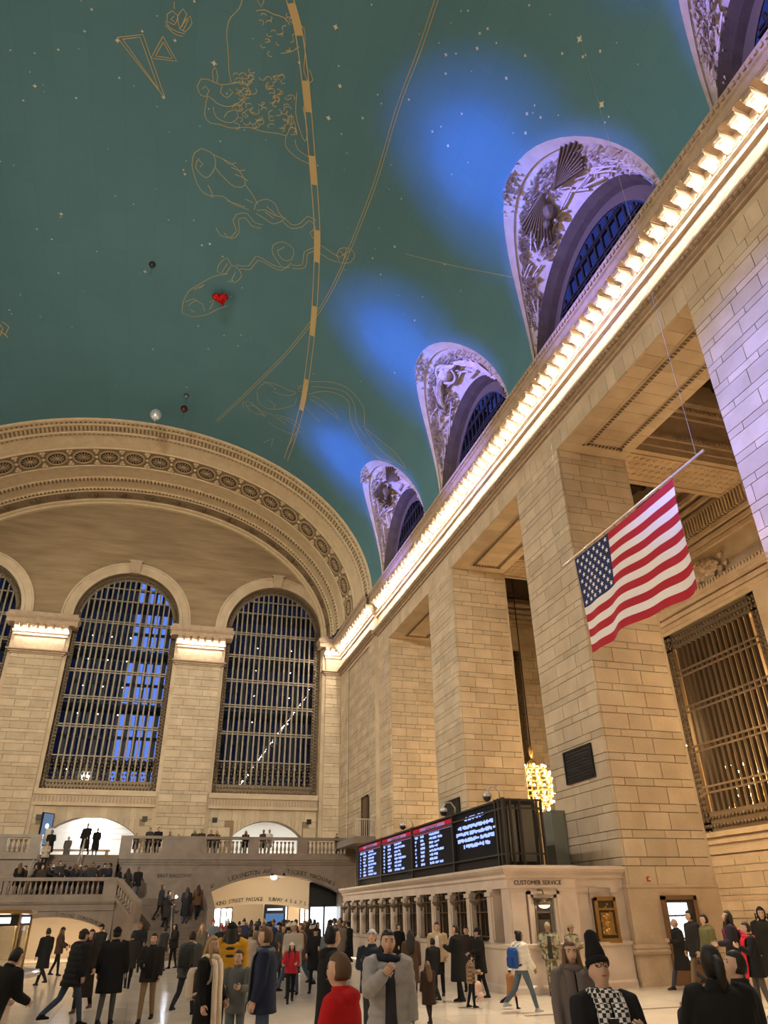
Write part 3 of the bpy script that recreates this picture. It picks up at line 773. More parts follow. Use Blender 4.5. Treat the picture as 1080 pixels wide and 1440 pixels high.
def ring_put(me, name, th, yv, off, slope, lift, parent, sc=1.0):
    p, tan, nor = ring_frame(th, yv, off); ax = (Vector((0, 1, 0))-nor*slope).normalized(); n2 = tan.cross(ax).normalized()
    if n2.dot(nor) < 0: n2 = -n2; 
    M = Matrix((tan, ax, n2)).transposed().to_4x4(); M.translation = p+n2*lift
    o = put(name, me, parent); o.matrix_world = M @ Matrix.Scale(sc, 4); return o
for th in arc_angles(.72, 1.95, .85):
    ring_put(RM, 'rosette', th, 52.3, .72, -.12, .02, ARC)
m = MB()
def ring_box(th, y0, y1, off, w, h):
    p, tan, nor = ring_frame(th, 0, off); a = tan*w/2
    vs = []
    for yy in (y0, y1):
        for s in (-1, 1):
            for hh in (-.05, h): q = p+a*s+nor*hh; vs.append((q.x, yy, q.z))
    m.add(vs, [(0, 1, 3, 2), (4, 6, 7, 5), (0, 4, 5, 1), (2, 3, 7, 6), (1, 5, 7, 3)])
for th in arc_angles(.1, .34, .1): ring_box(th, 48.32, 48.52, .06, .2, .07)
for th in arc_angles(.1, .30, .1): ring_box(th, 48.85, 49.35, .16, .16, .06)
for th in arc_angles(.2, .34, .1): ring_box(th, 49.66, 49.82, .25, .2, .06)
for th in arc_angles(.98, .30, .1): ring_box(th, 55.12, 55.55, 1.02, .15, .05)
for th in arc_angles(.98, .30, .25): ring_box(th, 56.7, 56.95, 1.1, .15, .05)
stuff(m.build('arch_dentils', ARCHM, ARC))
m = MB()
for i, th in enumerate(arc_angles(1.25, 2.3, 1.2)):             # dark carved knots of the inner band
    for dx, dy in ((0, 0), (.28, 0), (-.28, 0), (0, .24), (0, -.24), (.5, 0), (-.5, 0)):
        p, tan, nor = ring_frame(th, 57.6+dy, 1.24); m.ball(p+tan*dx+nor*.0, .17, 6, 4)
stuff(m.build('arch_knots', plain('carving_dark', (.17, .12, .075), .8), ARC))
m = MB()
for th in arc_angles(.72, 1.95, .85+.97):
    for dx, dy in ((0, .55), (0, -.55), (0, 0), (.1, .8), (-.1, .8), (.1, -.8), (-.1, -.8)):
        p, tan, nor = ring_frame(th, 52.3+dy, .72+dy*.12); m.ball(p+tan*dx, .14, 6, 4)
stuff(m.build('arch_scrolls', ARCHM, ARC))

# ------------------------------------------------------------------ gold painting on the vault
def vault_normal(p): return Vector(((XC-p.x)/A_**2, 0, (Z0-p.z)/B_**2)).normalized()
def densify(pts, step=6.0, smooth=True):
    P_ = [Vector((a, b)) for a, b in pts]; out = []
    for i in range(len(P_)-1):
        p0, p1, p2, p3 = P_[max(i-1, 0)], P_[i], P_[i+1], P_[min(i+2, len(P_)-1)]
        n = max(1, int((p2-p1).length/step))
        for k in range(n):
            t = k/n
            if smooth: q = .5*((2*p1)+(p2-p0)*t+(2*p0-5*p1+4*p2-p3)*t*t+(3*p1-p0-3*p2+p3)*t**3)
            else: q = p1.lerp(p2, t)
            out.append((q.x, q.y))
    out.append(tuple(P_[-1])); return out
def ribbon(mb, pts, w, smooth=True, off=.025, shift=0.0):
    q = [on_vault(a, b, off) for a, b in densify(pts, 6, smooth)]
    A = []; B = []
    for i, p in enumerate(q):
        d = (q[min(i+1, len(q)-1)]-q[max(i-1, 0)]); d = d.normalized() if d.length > 1e-6 else Vector((0, 1, 0))
        s = d.cross(vault_normal(p)).normalized(); c = p+s*shift; A.append(c-s*w/2); B.append(c+s*w/2)
    mb.loft([A, B], False, False)
h2 = lambda l: [(x/2, y/2) for x, y in l]
m = MB()
ECL = [(406, -12), (408, 0), (420, 45), (430, 120), (437, 200), (442, 260), (446, 330), (444, 400), (440, 460), (433, 520), (425, 570), (413, 615), (402, 646)]
ribbon(m, ECL, .05, shift=.16); ribbon(m, ECL, .05, shift=-.16)
dE = densify(ECL, 6)
i = 3
while i < len(dE)-9:
    ribbon(m, dE[i:i+8], .32, False, .022); i += 17
m.build('ecliptic_band', GOLD, CEILING)
m = MB()
EQ = [(617, -10), (590, 70), (560, 150), (530, 250), (500, 330), (470, 400), (440, 450), (400, 500), (350, 550), (305, 592)]
ribbon(m, EQ, .03, shift=.07); ribbon(m, EQ, .03, shift=-.07); m.build('equator_line', GOLD, CEILING)
m = MB(); ribbon(m, [(570, 357), (640, 374), (722, 390)], .022); m.build('meridian_line', GOLD, CEILING)
FIG = {}
FIG['triangle_figure'] = [[(330, 105), (402, 97), (465, 278), (330, 105)], [(345, 110), (394, 104), (448, 255), (345, 110)], [(458, 102), (425, 163), (497, 172), (458, 102)], [(459, 118), (437, 158), (485, 164), (459, 118)]]
FIG['bee_figure'] = [[(490, 5), (490, 25)], [(470, 40), (485, 30), (500, 45), (490, 70), (470, 60), (470, 40)], [(500, 45), (515, 25), (525, 40), (505, 80), (500, 45)], [(505, 80), (535, 45), (540, 65), (520, 90), (505, 80)], [(465, 60), (480, 80), (500, 90), (520, 95)], [(465, 70), (490, 95), (515, 102)], [(490, 45), (480, 55), (490, 60)], [(520, 50), (512, 75)], [(530, 55), (515, 85)]]
FIG['ram_figure'] = [[(684, -10), (672, 25), (648, 50), (638, 90), (642, 150), (644, 200), (650, 232)], [(600, 230), (598, 200), (605, 188), (612, 215), (610, 232)],
    [(590, 225), (565, 222), (555, 242), (565, 268), (580, 272), (588, 255), (578, 242), (568, 250)], [(590, 225), (620, 238), (650, 235), (690, 232), (700, 250), (690, 270), (670, 290), (640, 300), (610, 290), (585, 270), (578, 300)],
    [(578, 300), (576, 325), (590, 345), (620, 350), (650, 360), (700, 358), (740, 370), (780, 375), (805, 382)], [(600, 300), (605, 325), (625, 340), (650, 345), (670, 330), (665, 310), (640, 315), (630, 330)],
    [(625, 240), (620, 260), (640, 275), (655, 260), (645, 250)], [(805, 382), (803, 410), (830, 440), (872, 462)], [(830, 392), (838, 420), (880, 448)], [(805, 382), (820, 350), (818, 320), (830, 350), (835, 380)],
    [(835, 260), (832, 320), (845, 370), (858, 398), (864, 370), (852, 300)], [(724, 0), (735, 20), (745, -10)], [(720, 30), (745, 28), (770, 40), (800, 50), (815, 70)], [(830, 60), (855, 80), (858, 150), (855, 200), (870, 235), (880, 225), (870, 195)], [(790, 150), (820, 145), (842, 130)]]
r9 = random.Random(11)
for k in range(95):
    x, y = r9.uniform(660, 825), r9.uniform(185, 372)
    if y > 372-(825-x)*.1 or y < 190+(x-660)*.1: continue
    a = r9.uniform(0, 6.28); s = r9.uniform(7, 12)
    FIG['ram_figure'].append([(x+s*math.cos(a+q), y+s*.8*math.sin(a+q)) for q in (0, .8, 1.6, 2.6, 3.4)])
for k in range(22):
    x, y = r9.uniform(730, 835), r9.uniform(40, 160); a = r9.uniform(0, 6.28); s = r9.uniform(6, 11)
    FIG['ram_figure'].append([(x+s*math.cos(a+q), y+s*.8*math.sin(a+q)) for q in (0, .9, 1.8, 2.8)])
FIG['fish_figure'] = [[(550, 505), (540, 465), (547, 430), (565, 418), (600, 435), (605, 470), (580, 500), (550, 470), (560, 445)], [(600, 435), (650, 460), (680, 490), (690, 520), (660, 525), (620, 490), (605, 470)], [(550, 505), (565, 535), (590, 550), (625, 552), (660, 575), (700, 590)], [(690, 520), (712, 550), (725, 575)],
    [(630, 450), (645, 462), (665, 458)], [(650, 470), (672, 480), (690, 478)], [(660, 490), (685, 500), (698, 510)], [(580, 545), (600, 555), (585, 520)], [(640, 565), (670, 575), (690, 582)], [(690, 560), (712, 570)], [(560, 450), (570, 462), (562, 470)],
    [(715, 590), (720, 570), (750, 560), (775, 575), (785, 600), (800, 615)], [(720, 600), (745, 615), (770, 630), (800, 615), (770, 605), (745, 590), (722, 592)], [(745, 595), (770, 615)], [(750, 580), (778, 605)],
    [(800, 612), (820, 632), (845, 628), (865, 608), (890, 622)], [(795, 622), (818, 642), (850, 638), (870, 620), (888, 640), (872, 655), (880, 670), (892, 668)],
    [(740, 632), (715, 625), (695, 600), (665, 603), (655, 620), (665, 650), (650, 668), (620, 662), (608, 640)], [(735, 642), (708, 635), (690, 612), (672, 615), (672, 655), (650, 672), (630, 655)]]
FIG['second_fish_figure'] = [[(512, 880), (515, 850), (530, 820), (560, 800), (600, 778), (640, 770)], [(512, 880), (540, 890), (580, 885), (615, 868), (640, 860)], [(530, 860), (550, 845), (570, 855), (575, 875)], [(520, 850), (545, 840), (560, 850)], [(535, 870), (548, 878)], [(590, 870), (605, 840), (590, 850)], [(545, 815), (575, 800), (560, 812)],
    [(640, 770), (612, 765), (618, 740), (640, 725), (650, 745), (665, 750), (680, 775), (660, 795), (640, 790)], [(625, 765), (640, 740)], [(650, 790), (662, 765)], [(635, 770), (650, 748)],
    [(665, 745), (700, 748), (720, 720), (750, 735), (780, 750), (815, 752)], [(675, 755), (705, 758), (725, 732), (755, 745), (790, 760), (820, 740)], [(790, 748), (768, 715), (768, 690), (795, 680), (825, 700), (820, 730), (795, 730), (780, 705), (800, 695)],
    [(820, 745), (850, 745), (855, 710), (880, 698), (900, 690), (935, 712), (960, 725)], [(822, 755), (858, 752), (865, 715), (890, 708), (925, 728), (950, 738)], [(945, 720), (955, 700), (980, 698), (998, 715), (985, 738), (955, 738), (948, 720)], [(955, 705), (980, 730)], [(975, 698), (965, 735)], [(985, 705), (960, 720)]]
h36 = lambda l: [(320+x/3.6, 520+y/3.6) for x, y in l]
AQ = [[(420, 60), (520, 62), (600, 88), (655, 140), (690, 200), (695, 290), (730, 350), (800, 430), (905, 500)], [(410, 125), (480, 108), (555, 122), (610, 160), (622, 250), (645, 310), (700, 395), (790, 470)], [(425, 85), (500, 90), (590, 110), (640, 170), (655, 270), (700, 340)], [(700, 300), (790, 370), (850, 420), (900, 490)], [(700, 380), (760, 440), (830, 470)],
      [(180, 60), (250, 75), (310, 105), (350, 115)], [(150, 100), (190, 65), (230, 85)], [(230, 110), (270, 125), (320, 130), (345, 120)], [(80, 190), (75, 165), (105, 160), (140, 185), (190, 240)], [(150, 110), (155, 160), (200, 195), (250, 200), (300, 190), (340, 180), (350, 140)], [(200, 150), (240, 175), (235, 200)], [(240, 225), (290, 240), (340, 260), (380, 300)], [(260, 240), (330, 270), (370, 320)], [(180, 210), (230, 230), (300, 280)], [(420, 150), (470, 180), (520, 220), (570, 250)], [(430, 130), (500, 170), (560, 240)], [(380, 170), (430, 230), (470, 260)], [(200, 260), (260, 300), (340, 330)], [(180, 370), (230, 350), (220, 390)], [(300, 400), (330, 350), (350, 310)], [(90, 170), (120, 210), (180, 230)], [(100, 180), (150, 190), (195, 235)], [(120, 165), (160, 205)], [(355, 95), (400, 90), (395, 110), (360, 110), (355, 85), (400, 80)]]
for nme, lines in FIG.items():
    m = MB()
    for l in lines: ribbon(m, h2(l), .033, nme != 'triangle_figure')
    stuff(m.build(nme, GOLD, CEILING))
m = MB()
for l in AQ: ribbon(m, h36(l), .03)
stuff(m.build('water_bearer_figure', GOLD, CEILING))
m = MB()
for l in ([(0, 912), (8, 925), (0, 945)], [(5, 905), (25, 920), (15, 940), (22, 950)], [(0, 930), (18, 945)]): ribbon(m, h2(l), .05)
stuff(m.build('edge_figure', GOLD, CEILING))
STARM = plain('star_paint', (.80, .76, .60), .5)
m = MB(); r9 = random.Random(5)
SPOT = [(472, 38, 1.5), (478, 121, 1.3), (462, 166, 1.6), (510, 166, 1), (86, 301, 1.4), (49, 121, 1.2), (204, 382, 1.4), (301, 89, 1.7), (165, 57, 1.3), (246, 57, 1), (230, 137, 1.2), (815, 55, 1.6), (846, 147, 1.7), (741, 160, 1), (627, 77, 1), (671, 68, 1), (630, 205, 1), (712, 110, 1), (739, 187, 1), (844, 72, .8), (260, 245, 1), (258, 239, .8), (555, 347, 1), (696, 245, 1.2), (284, 345, 1), (295, 343, 1.2), (119, 44, .8), (200, 44, .8), (575, 140, .8), (608, 185, .9)]
for k in range(150): SPOT.append((r9.uniform(0, 900), r9.uniform(0, 560), r9.choice((.35, .45, .6, .8))))
for px, py, s in SPOT:
    if py > 560 or (px > 560 and py > 480) or (px > 690 and py > 190) or (px > 940): continue
    p = on_vault(px, py, .03); n = vault_normal(p); a = Vector((0, 1, 0)); b = n.cross(a); w = .088*s
    vs = []
    for i in range(8):
        r = w if i % 2 == 0 else w*.45; vs.append(p+a*r*math.cos(i*pi/4)+b*r*math.sin(i*pi/4))
    m.add(vs, [tuple(range(8))])
stuff(m.build('painted_stars', STARM, CEILING))

# balloons that drifted up to the vault
def heart_mesh(mat):
    m = MB(); n = 28; outl = []
    for i in range(n):
        t = 2*pi*i/n; outl.append((16*math.sin(t)**3/16, (13*math.cos(t)-5*math.cos(2*t)-2*math.cos(3*t)-math.cos(4*t))/16+.15))
    rings = []
    for z, s in ((-.42, .05), (-.40, .4), (-.3, .72), (-.15, .93), (0, 1), (.15, .93), (.3, .72), (.40, .4), (.42, .05)):
        rings.append([(x*s, y*s, z) for x, y in outl])
    return m.loft(rings).mesh('heart_balloon', mat, True)
p = on_vault(311, 421, .42)
o = put('heart_balloon', heart_mesh(plain('red_foil', (.55, .012, .015), .22, .5)), None, p, None, (.5, .5, .5)); n = -vault_normal(p)
o.matrix_world = Matrix.Translation(p) @ Vector((0, 0, 1)).rotation_difference(n).to_matrix().to_4x4() @ Matrix.Rotation(math.radians(155), 4, 'Z') @ Matrix.Scale(.52, 4)
tag(o, 'red foil heart balloon resting against the teal ceiling', 'balloon')
for px, py, col, s, lb, ot in ((219, 583, (.75, .76, .78), .42, 'silver balloon floating where the vault meets the end arch', .9), (259, 575, (.10, .03, .03), .27, 'small dark red balloon under the vault near the silver one', .6), (262, 557, (.12, .16, .15), .22, 'tiny grey green balloon above the dark red one', .5), (214, 372, (.05, .05, .05), .2, 'lone black balloon up on the teal ceiling', .5)):
    p = on_vault(px, py, ot+.1); m = MB().ball((0, 0, 0), s, 12, 8, (1, .8, 1.15)).lathe([(.03, -s*1.15), (.07, -s*1.3), (.02, -s*1.32)], 8).tube([(0, 0, -s*1.3), (.05, .02, -s*1.3-.3), (-.03, .03, -s*1.3-.6)], .008, 4)
    o = m.build('balloon', plain('foil_%d' % px, col, .3, .5), None, True, p); tag(o, lb, 'balloon')

# ------------------------------------------------------------------ lettering
TMP = bpy.data.scenes.new('scratch')           # a scratch scene: evaluates one object at a time, removed at the end
def baked(ob):
    TMP.collection.objects.link(ob); vl = TMP.view_layers[0]; vl.update()
    me = bpy.data.meshes.new_from_object(ob.evaluated_get(vl.depsgraph)); TMP.collection.objects.unlink(ob)
    return me
_TXT = {}
def text(body, size, loc, rot, mat, parent=None, name='lettering', ext=.01, align='CENTER', sx=1.0):
    key = (body, size, ext, mat.name)
    if key not in _TXT:
        cu = bpy.data.curves.new(name, 'FONT'); cu.body = body; cu.size = size; cu.extrude = ext; cu.align_x = align; cu.align_y = 'CENTER'; cu.resolution_u = 2
        ob = bpy.data.objects.new(name, cu); me = baked(ob); bpy.data.objects.remove(ob); bpy.data.curves.remove(cu)
        me.materials.clear(); me.materials.append(mat); _TXT[key] = me
    return put(name, _TXT[key], parent, loc, rot, (sx, 1, 1))
def text_arc(body, size, pts_f, mat, parent, s0, step, yv, name='letter'):
    for i, ch in enumerate(body):
        if ch == ' ': continue
        x, z, a = pts_f(s0+step*i); text(ch, size, (x, yv, z), (pi/2, a, 0), mat, parent, name)
FRONT = (pi/2, 0, 0)                          # upright, facing the viewer's side of the hall

# ------------------------------------------------------------------ balcony, stairs and passage at the end of the hall
BAL = MB().lathe([(.085, 0), (.085, .05), (.05, .08), (.055, .12), (.09, .24), (.085, .32), (.045, .5), (.04, .58), (.065, .62), (.065, .66), (.085, .68), (.085, .74)], 10).mesh('baluster', MARBLE_D, True)
def balustrade(p0, p1, z0, label, posts=(), step=.25, h=1.05, t=.16, ends=True, slope=0.0, group=None):
    """rail on p0-p1; posts are (start, end) stretches along it that are solid"""
    p0, p1 = Vector((*p0, z0)), Vector((*p1, z0)); L = (p1-p0).length; d = (p1-p0).normalized(); ang = math.atan2(d.y, d.x)
    e = empty('balustrade', p0, ang); tag(e, label, 'balustrade', group)
    def seg(a, b, lo, hi, w, nm):
        m = MB(); za, zb = slope*a, slope*b
        m.add([(a, -w, lo+za), (b, -w, lo+zb), (b, w, lo+zb), (a, w, lo+za), (a, -w, hi+za), (b, -w, hi+zb), (b, w, hi+zb), (a, w, hi+za)], [(0, 3, 2, 1), (4, 5, 6, 7), (0, 1, 5, 4), (1, 2, 6, 5), (2, 3, 7, 6), (3, 0, 4, 7)])
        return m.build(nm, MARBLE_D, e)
    seg(0, L, -.02, .14, t+.03, 'base_rail'); seg(0, L, h-.17, h, t+.04, 'top_rail')
    for a, b in posts: seg(a, b, .1, h-.1, t+.02, 'pedestal')
    s = step/2
    while s < L:
        if not any(a-.05 < s < b+.05 for a, b in posts): put('baluster', BAL, e, (s, 0, .14+slope*s))
        s += step
    return e
YF, ZF = 53.0, 5.45                         # balcony front and floor
# front wall of the balcony with the passage arch
A_L = seg_loop(4.05, 12.85, 0.01, 3.25, 4.28)
m = MB(); m.holed(rect(-1.75, XJ+.1, 0.0, ZF), [A_L], lambda u, v: (u, YF, v))
m.strip([(u, YF, v) for u, v in A_L], [(u, YF+1.2, v) for u, v in A_L])
m.box(-1.75, -1.6, YF, YT, 0, ZF)
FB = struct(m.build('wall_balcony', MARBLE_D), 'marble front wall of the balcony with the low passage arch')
m = MB()
for z0, z1, p in ((5.2, 5.47, .22), (5.05, 5.2, .14), (4.92, 5.05, .07)): m.box(-1.75, XJ+.1, YF-p, YF, z0, z1)
for x in (8.05, 8.85): m.box(x, x+.14, YF-.05, YF, 4.25, 4.92)
m.box(8.05, 8.99, YF-.04, YF, 4.78, 4.92)
m.build('balcony_moulding', MARBLE_D, FB)
struct(MB().box(-1.75, XJ+.2, YF, YT+.1, ZF-.25, ZF).box(-6.45, -1.75, YF+.06, YT+.1, ZF-.25, ZF).build('balcony_floor', MARBLE_D), 'balcony floor')
rings = [[(u, YF-.05, v) for u, v in A_L[2:]], [(u, YF-.05, v+.14) for u, v in A_L[2:]], [(u, YF, v+.16) for u, v in A_L[2:]]]
MB().loft(rings, False, False).build('arch_moulding', MARBLE_D, FB)
def seg_fn(x0, x1, zs, zt, dz):
    c, hw, h = (x0+x1)/2, (x1-x0)/2, zt-zs; R = (hw*hw+h*h)/(2*h); return lambda s: (c+(R+dz)*math.sin(s/R), zt-R+(R+dz)*math.cos(s/R), -(-s/R))
fn = seg_fn(4.05, 12.85, 3.25, 4.28, .26)
text_arc('LEXINGTON AVE', .40, fn, LETTER, FB, -3.05, .225, YF-.012)
text_arc('TICKET MACHINES', .36, fn, LETTER, FB, .75, .225, YF-.012)
text('EAST BALCONY', .30, (1.85, YF-.012, 4.28), FRONT, LETTER, FB, 'lettering')
text('\u2199', .4, (4.3, YF-.012, 3.72), FRONT, LETTER, FB, 'arrow')
balustrade((-1.75, YF+.05), (XJ, YF+.05), ZF, 'marble balustrade along the balcony above the passage arch', posts=((0, .7), (2.6, 5.4), (8.2, 8.9), (11.5, 12.2), (14.9, 15.7)), step=.27, h=1.15)
# left part of the balcony, beyond the stairs
m = MB(); m.box(XL, -6.45, YF, YF+.4, 0, ZF).box(XL, -6.45, YF-.2, YF, 5.2, 5.47).box(XL, -6.45, YF, YT, ZF-.25, ZF)
struct(m.build('wall_balcony_left', MARBLE_D), 'marble balcony wall on the far side of the stairs')
balustrade((-14.0, YF+.05), (-6.45, YF+.05), ZF, 'marble balustrade on the balcony beyond the top of the stairs', posts=((0, 1.2), (4.2, 5.6), (6.9, 7.55)), step=.27, h=1.15)
# upper flight between balcony and landing
ZLA = 2.95
def flight(name, x0, x1, y0, z0, n, rise, run, label, noses=True):
    f = empty(name, ((x0+x1)/2, y0, z0)); f['kind'] = 'structure'; f['label'] = label; w = (x1-x0)/2
    for i in range(n): MB().box(-w, w, i*run, n*run+.3, i*rise, (i+1)*rise).box(-w, w, i*run-.03, i*run+.05, (i+1)*rise-.04, (i+1)*rise+.003).build('step', STEPM, f)
    return f
STEPM = stone('stair_marble', (.13, .095, .075), (.18, .135, .11), rough=.4, var=.05, bump=.05)
flight('upper_stairs_floor', -6.45, -1.75, 48.4, ZLA, 15, (ZF-ZLA)/15, .31, 'upper flight of marble steps rising to the balcony')
# landing with its balustrade and the arch to the lower concourse
LX0, LX1, YLF = -10.0, -1.35, 45.9
DL = seg_loop(-7.5, -1.45, .01, 1.32, 2.05)
m = MB(); m.holed(rect(LX0, LX1, 0.0, ZLA-.05), [DL], lambda u, v: (u, YLF, v)); m.strip([(u, YLF, v) for u, v in DL], [(u, YLF+.6, v) for u, v in DL])
m.box(LX0, LX1, YLF-.1, 50.6, ZLA-.3, ZLA).box(LX0, LX1, YLF-.16, YLF, ZLA-.22, ZLA-.02).box(LX0, LX1, YLF-.08, YLF, ZLA-.62, ZLA-.54)
LW = struct(m.build('wall_landing', MARBLE_D), 'marble front of the stair landing with a low arch under it')
fn = seg_fn(-7.5, -1.45, 1.32, 2.05, .13)
text_arc('DINING CONCOURSE', .23, fn, LETTER, LW, .35, .155, YLF-.012)
balustrade((LX0, YLF+.1), (LX1, YLF+.1), ZLA, 'marble balustrade of the stair landing', posts=((0, .4), (2.2, 2.95), (7.95, 8.65)), step=.26, h=.95)
# side walls of the recess and the ramp hall beneath the landing
CREAM = plain('lit_cream_wall', (.74, .62, .47), .7)
m = MB().box(LX0, LX1-.05, 52.4, 52.7, -1.5, ZLA).box(LX1-.3, LX1-.05, YLF+.6, 52.5, -.5, ZLA)
struct(m.build('wall_ramp', CREAM), 'cream wall seen through the low arch under the landing')
lamp('AREA', (-4.2, 48.6, 2.6), 130, (1, .80, .56), 'ramp_light', 2.2, (-4.2, 48.8, 0))
# two ceiling spots reflected on the landing front
# sloping parapet of the lower flight, its end posts and the steps
def parapet(pts, t, name, label):
    """pts: (x, y, z0, ztop) along the parapet"""
    m = MB(); rings = []
    for x, y, z0, z1 in pts: rings.append([(x-t, y, z0), (x+t, y, z0), (x+t, y, z1), (x-t, y, z1)])
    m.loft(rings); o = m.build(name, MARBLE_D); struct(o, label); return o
parapet([(-1.2, 50.6, 0, 2.9), (-1.2, 46.1, 0, 2.9), (-.55, 45.0, 0, 2.25), (-.05, 44.2, 0, 1.7)], .17, 'stair_wall', 'sloping marble parapet of the lower stairs')
e = balustrade((-1.3, 46.0), (-.1, 44.25), ZLA-.05, 'sloping marble balustrade stepping down beside the lower stairs', posts=((1.75, 2.15),), step=.27, h=.95, slope=-.55)
parapet([(3.75, 50.5, 0, 3.6), (3.75, 46.5, 0, 2.6), (3.75, 45.6, 0, 2.4)], .2, 'stair_wall', 'marble parapet between the lower stairs and the passage arch')
flight('lower_stairs_floor', .1, 3.6, 44.8, 0, 18, ZLA/18, .31, 'lower flight of marble steps down to the concourse floor')
MB().box(-1.4, 3.75, 50.3, YF, 0, ZLA).build('stair_landing_floor', MARBLE_D)['kind'] = 'structure'
def rail(pts, label, posts=(), r=.03):
    e = empty('handrail', pts[0]); o0 = Vector(pts[0]); tag(e, label, 'handrail')
    MB().tube([Vector(p)-o0 for p in pts], r, 8).build('rail', STEEL, e)
    for q in posts: MB().tube([Vector(q[0])-o0, Vector(q[1])-o0], r, 8).build('post', STEEL, e)
    return e
rail([(1.75, 45.2, 1.05), (1.75, 46.5, 1.55), (1.75, 49.9, 3.3)], 'steel handrail down the middle of the lower stairs', [((1.75, 45.2, 0.1), (1.75, 45.2, 1.05)), ((1.75, 47.6, 1.5), (1.75, 47.6, 2.1))])
rail([(-3.9, 48.6, ZLA+1), (-3.9, 52.6, ZF+.9)], 'steel handrail in the middle of the upper stairs', [((-3.9, 48.7, ZLA+.1), (-3.9, 48.7, ZLA+1.05)), ((-3.9, 52.5, ZF-.2), (-3.9, 52.5, ZF+.9))])
rail([(-6.38, 48.6, ZLA+1), (-6.38, 52.6, ZF+.9)], 'pale handrail along the dark side of the upper stairs', [((-6.38, 48.7, ZLA+.1), (-6.38, 48.7, ZLA+1.05))])
# passage beyond the arch
CEILW = plain('passage_plaster', (.70, .60, .46), .7)
m = MB().box(3.7, XJ, YF+1.2, 60, 4.35, 4.5).box(3.4, 3.7, YF+1.2, 90, 0, 4.5).box(13.6, XJ, YF+1.2, 90, 0, 4.5).box(3.4, XJ, 88, 88.3, 0, 4.5).box(3.4, XJ, 60.9, 88, 3.4, 3.6)
PW = struct(m.build('wall_underpass', CEILW), 'lit plaster walls and ceiling of the passage')
A2 = seg_loop(4.4, 12.4, .01, 2.25, 2.72)
m = MB().holed(rect(3.5, XJ, 0, 4.4), [A2], lambda u, v: (u, 60, v)); m.strip([(u, 60, v) for u, v in A2], [(u, 60.8, v) for u, v in A2])
W2 = struct(m.build('wall_second_arch', CEILW), 'lit inner wall of the passage with engraved directions')
fn = seg_fn(4.4, 12.4, 2.25, 2.72, .30)
text_arc('42ND STREET PASSAGE  SUBWAY 4 5 6 7 S \u2192', .36, fn, LETTER, W2, -3.05, .178, 59.985)
PLAMP = emitter('passage_lamp', (1, .86, .64), 90)
for k, (x, y, z) in enumerate(((8.6, 55.2, 4.3), (5.2, 62.5, 3.3), (8.8, 64, 3.3), (11.7, 62, 3.3), (6.6, 69, 3.3), (10.0, 72, 3.3), (7.4, 79, 3.3), (11.2, 80, 3.3))):
    e = empty('ceiling_light', (x, y, z)); tag(e, ['dome ceiling light just inside the passage arch', 'ceiling light behind the engraved wall, at its stair end', 'ceiling light deep behind the engraved wall', 'ceiling light behind the engraved wall, at its booth end', 'small ceiling light midway down the passage on the stair side', 'small ceiling light midway down the passage on the booth side', 'tiny ceiling light at the far end of the passage on the stair side', 'tiny ceiling light at the far end of the passage on the booth side'][k], 'light', 'passage ceiling lights')
    MB().lathe([(.26, .05), (.28, 0), (.2, -.03)], 14).build('rim', BRASS, e); MB().ball((0, 0, -.05), .19, 10, 6, (1, 1, .6)).build('bowl', PLAMP, e)
    lamp('POINT', (x, y, z-.35), 130 if k == 0 else 60, (1, .83, .6), 'passage_light', .15)
# shopfronts far down the passage
SHOP = emitter('shop_glow', (.85, .95, 1.0), 2.6); SHOPW = emitter('shop_glow_warm', (1.0, .80, .62), 2.0)
for k, (x0, x1, y, z1, mt, lb) in enumerate(((4.5, 6.2, 66, 2.5, SHOP, 'bright shop window at the stair side of the passage'), (7.0, 8.6, 80, 2.6, SHOP, 'bright shop window straight down the passage'), (10.9, 11.9, 68, 2.6, SHOPW, 'warm shop window past the black ad column'), (12.2, 13.4, 64, 2.6, SHOPW, 'warm shop window near the booth side'))):
    e = empty('shopfront', ((x0+x1)/2, y, 0)); tag(e, lb, 'shopfront'); w = (x1-x0)/2
    MB().box(-w, w, 0, .05, .5, z1).build('pane', mt, e)
    m = MB()
    for q in range(4): x = -w+2*w*q/3; m.box(x-.05, x+.05, -.06, .06, 0, z1+.1)
    m.box(-w, w, -.06, .06, z1, z1+.15).box(-w, w, -.08, .08, 0, .5); m.build('frame', BRONZE, e)
e = empty('ad_column', (10.1, 63.5, 0)); tag(e, 'black advertising column inside the passage', 'sign')
MB().box(-.85, .85, -.15, .15, 0, 2.75).build('body', BLACK, e); MB().box(-.7, .7, -.17, -.15, .9, 2.1).build('screen', emitter('ad_screen', (.05, .10, .2), 1.0), e); MB().box(-.6, .6, -.17, -.15, 2.3, 2.45).build('heading', emitter('ad_text', (.7, .75, .8), .8), e)
# dark framed glass doors at the booth end of the arch
e = empty('door_2', (12.05, 54.5, 0)); struct(e, 'tall dark framed arched glass doors beside the ticket booth')
m = MB()
for x in (-1.0, 0, 1.0): m.box(x-.06, x+.06, -.06, .06, 0, 3.9)
for z in (2.5, 3.85): m.box(-1.0, 1.0, -.06, .06, z-.07, z+.07)
m.box(-1.0, 1.0, -.05, .05, 0, .3); m.build('frame', IRON, e)
MB().box(-.94, .94, -.02, .02, .3, 2.45).build('lower_pane', emitter('door_glow', (.80, .92, 1.0), 1.6), e); MB().box(-.94, .94, -.02, .02, 2.55, 3.8).build('upper_pane', BLACK, e)
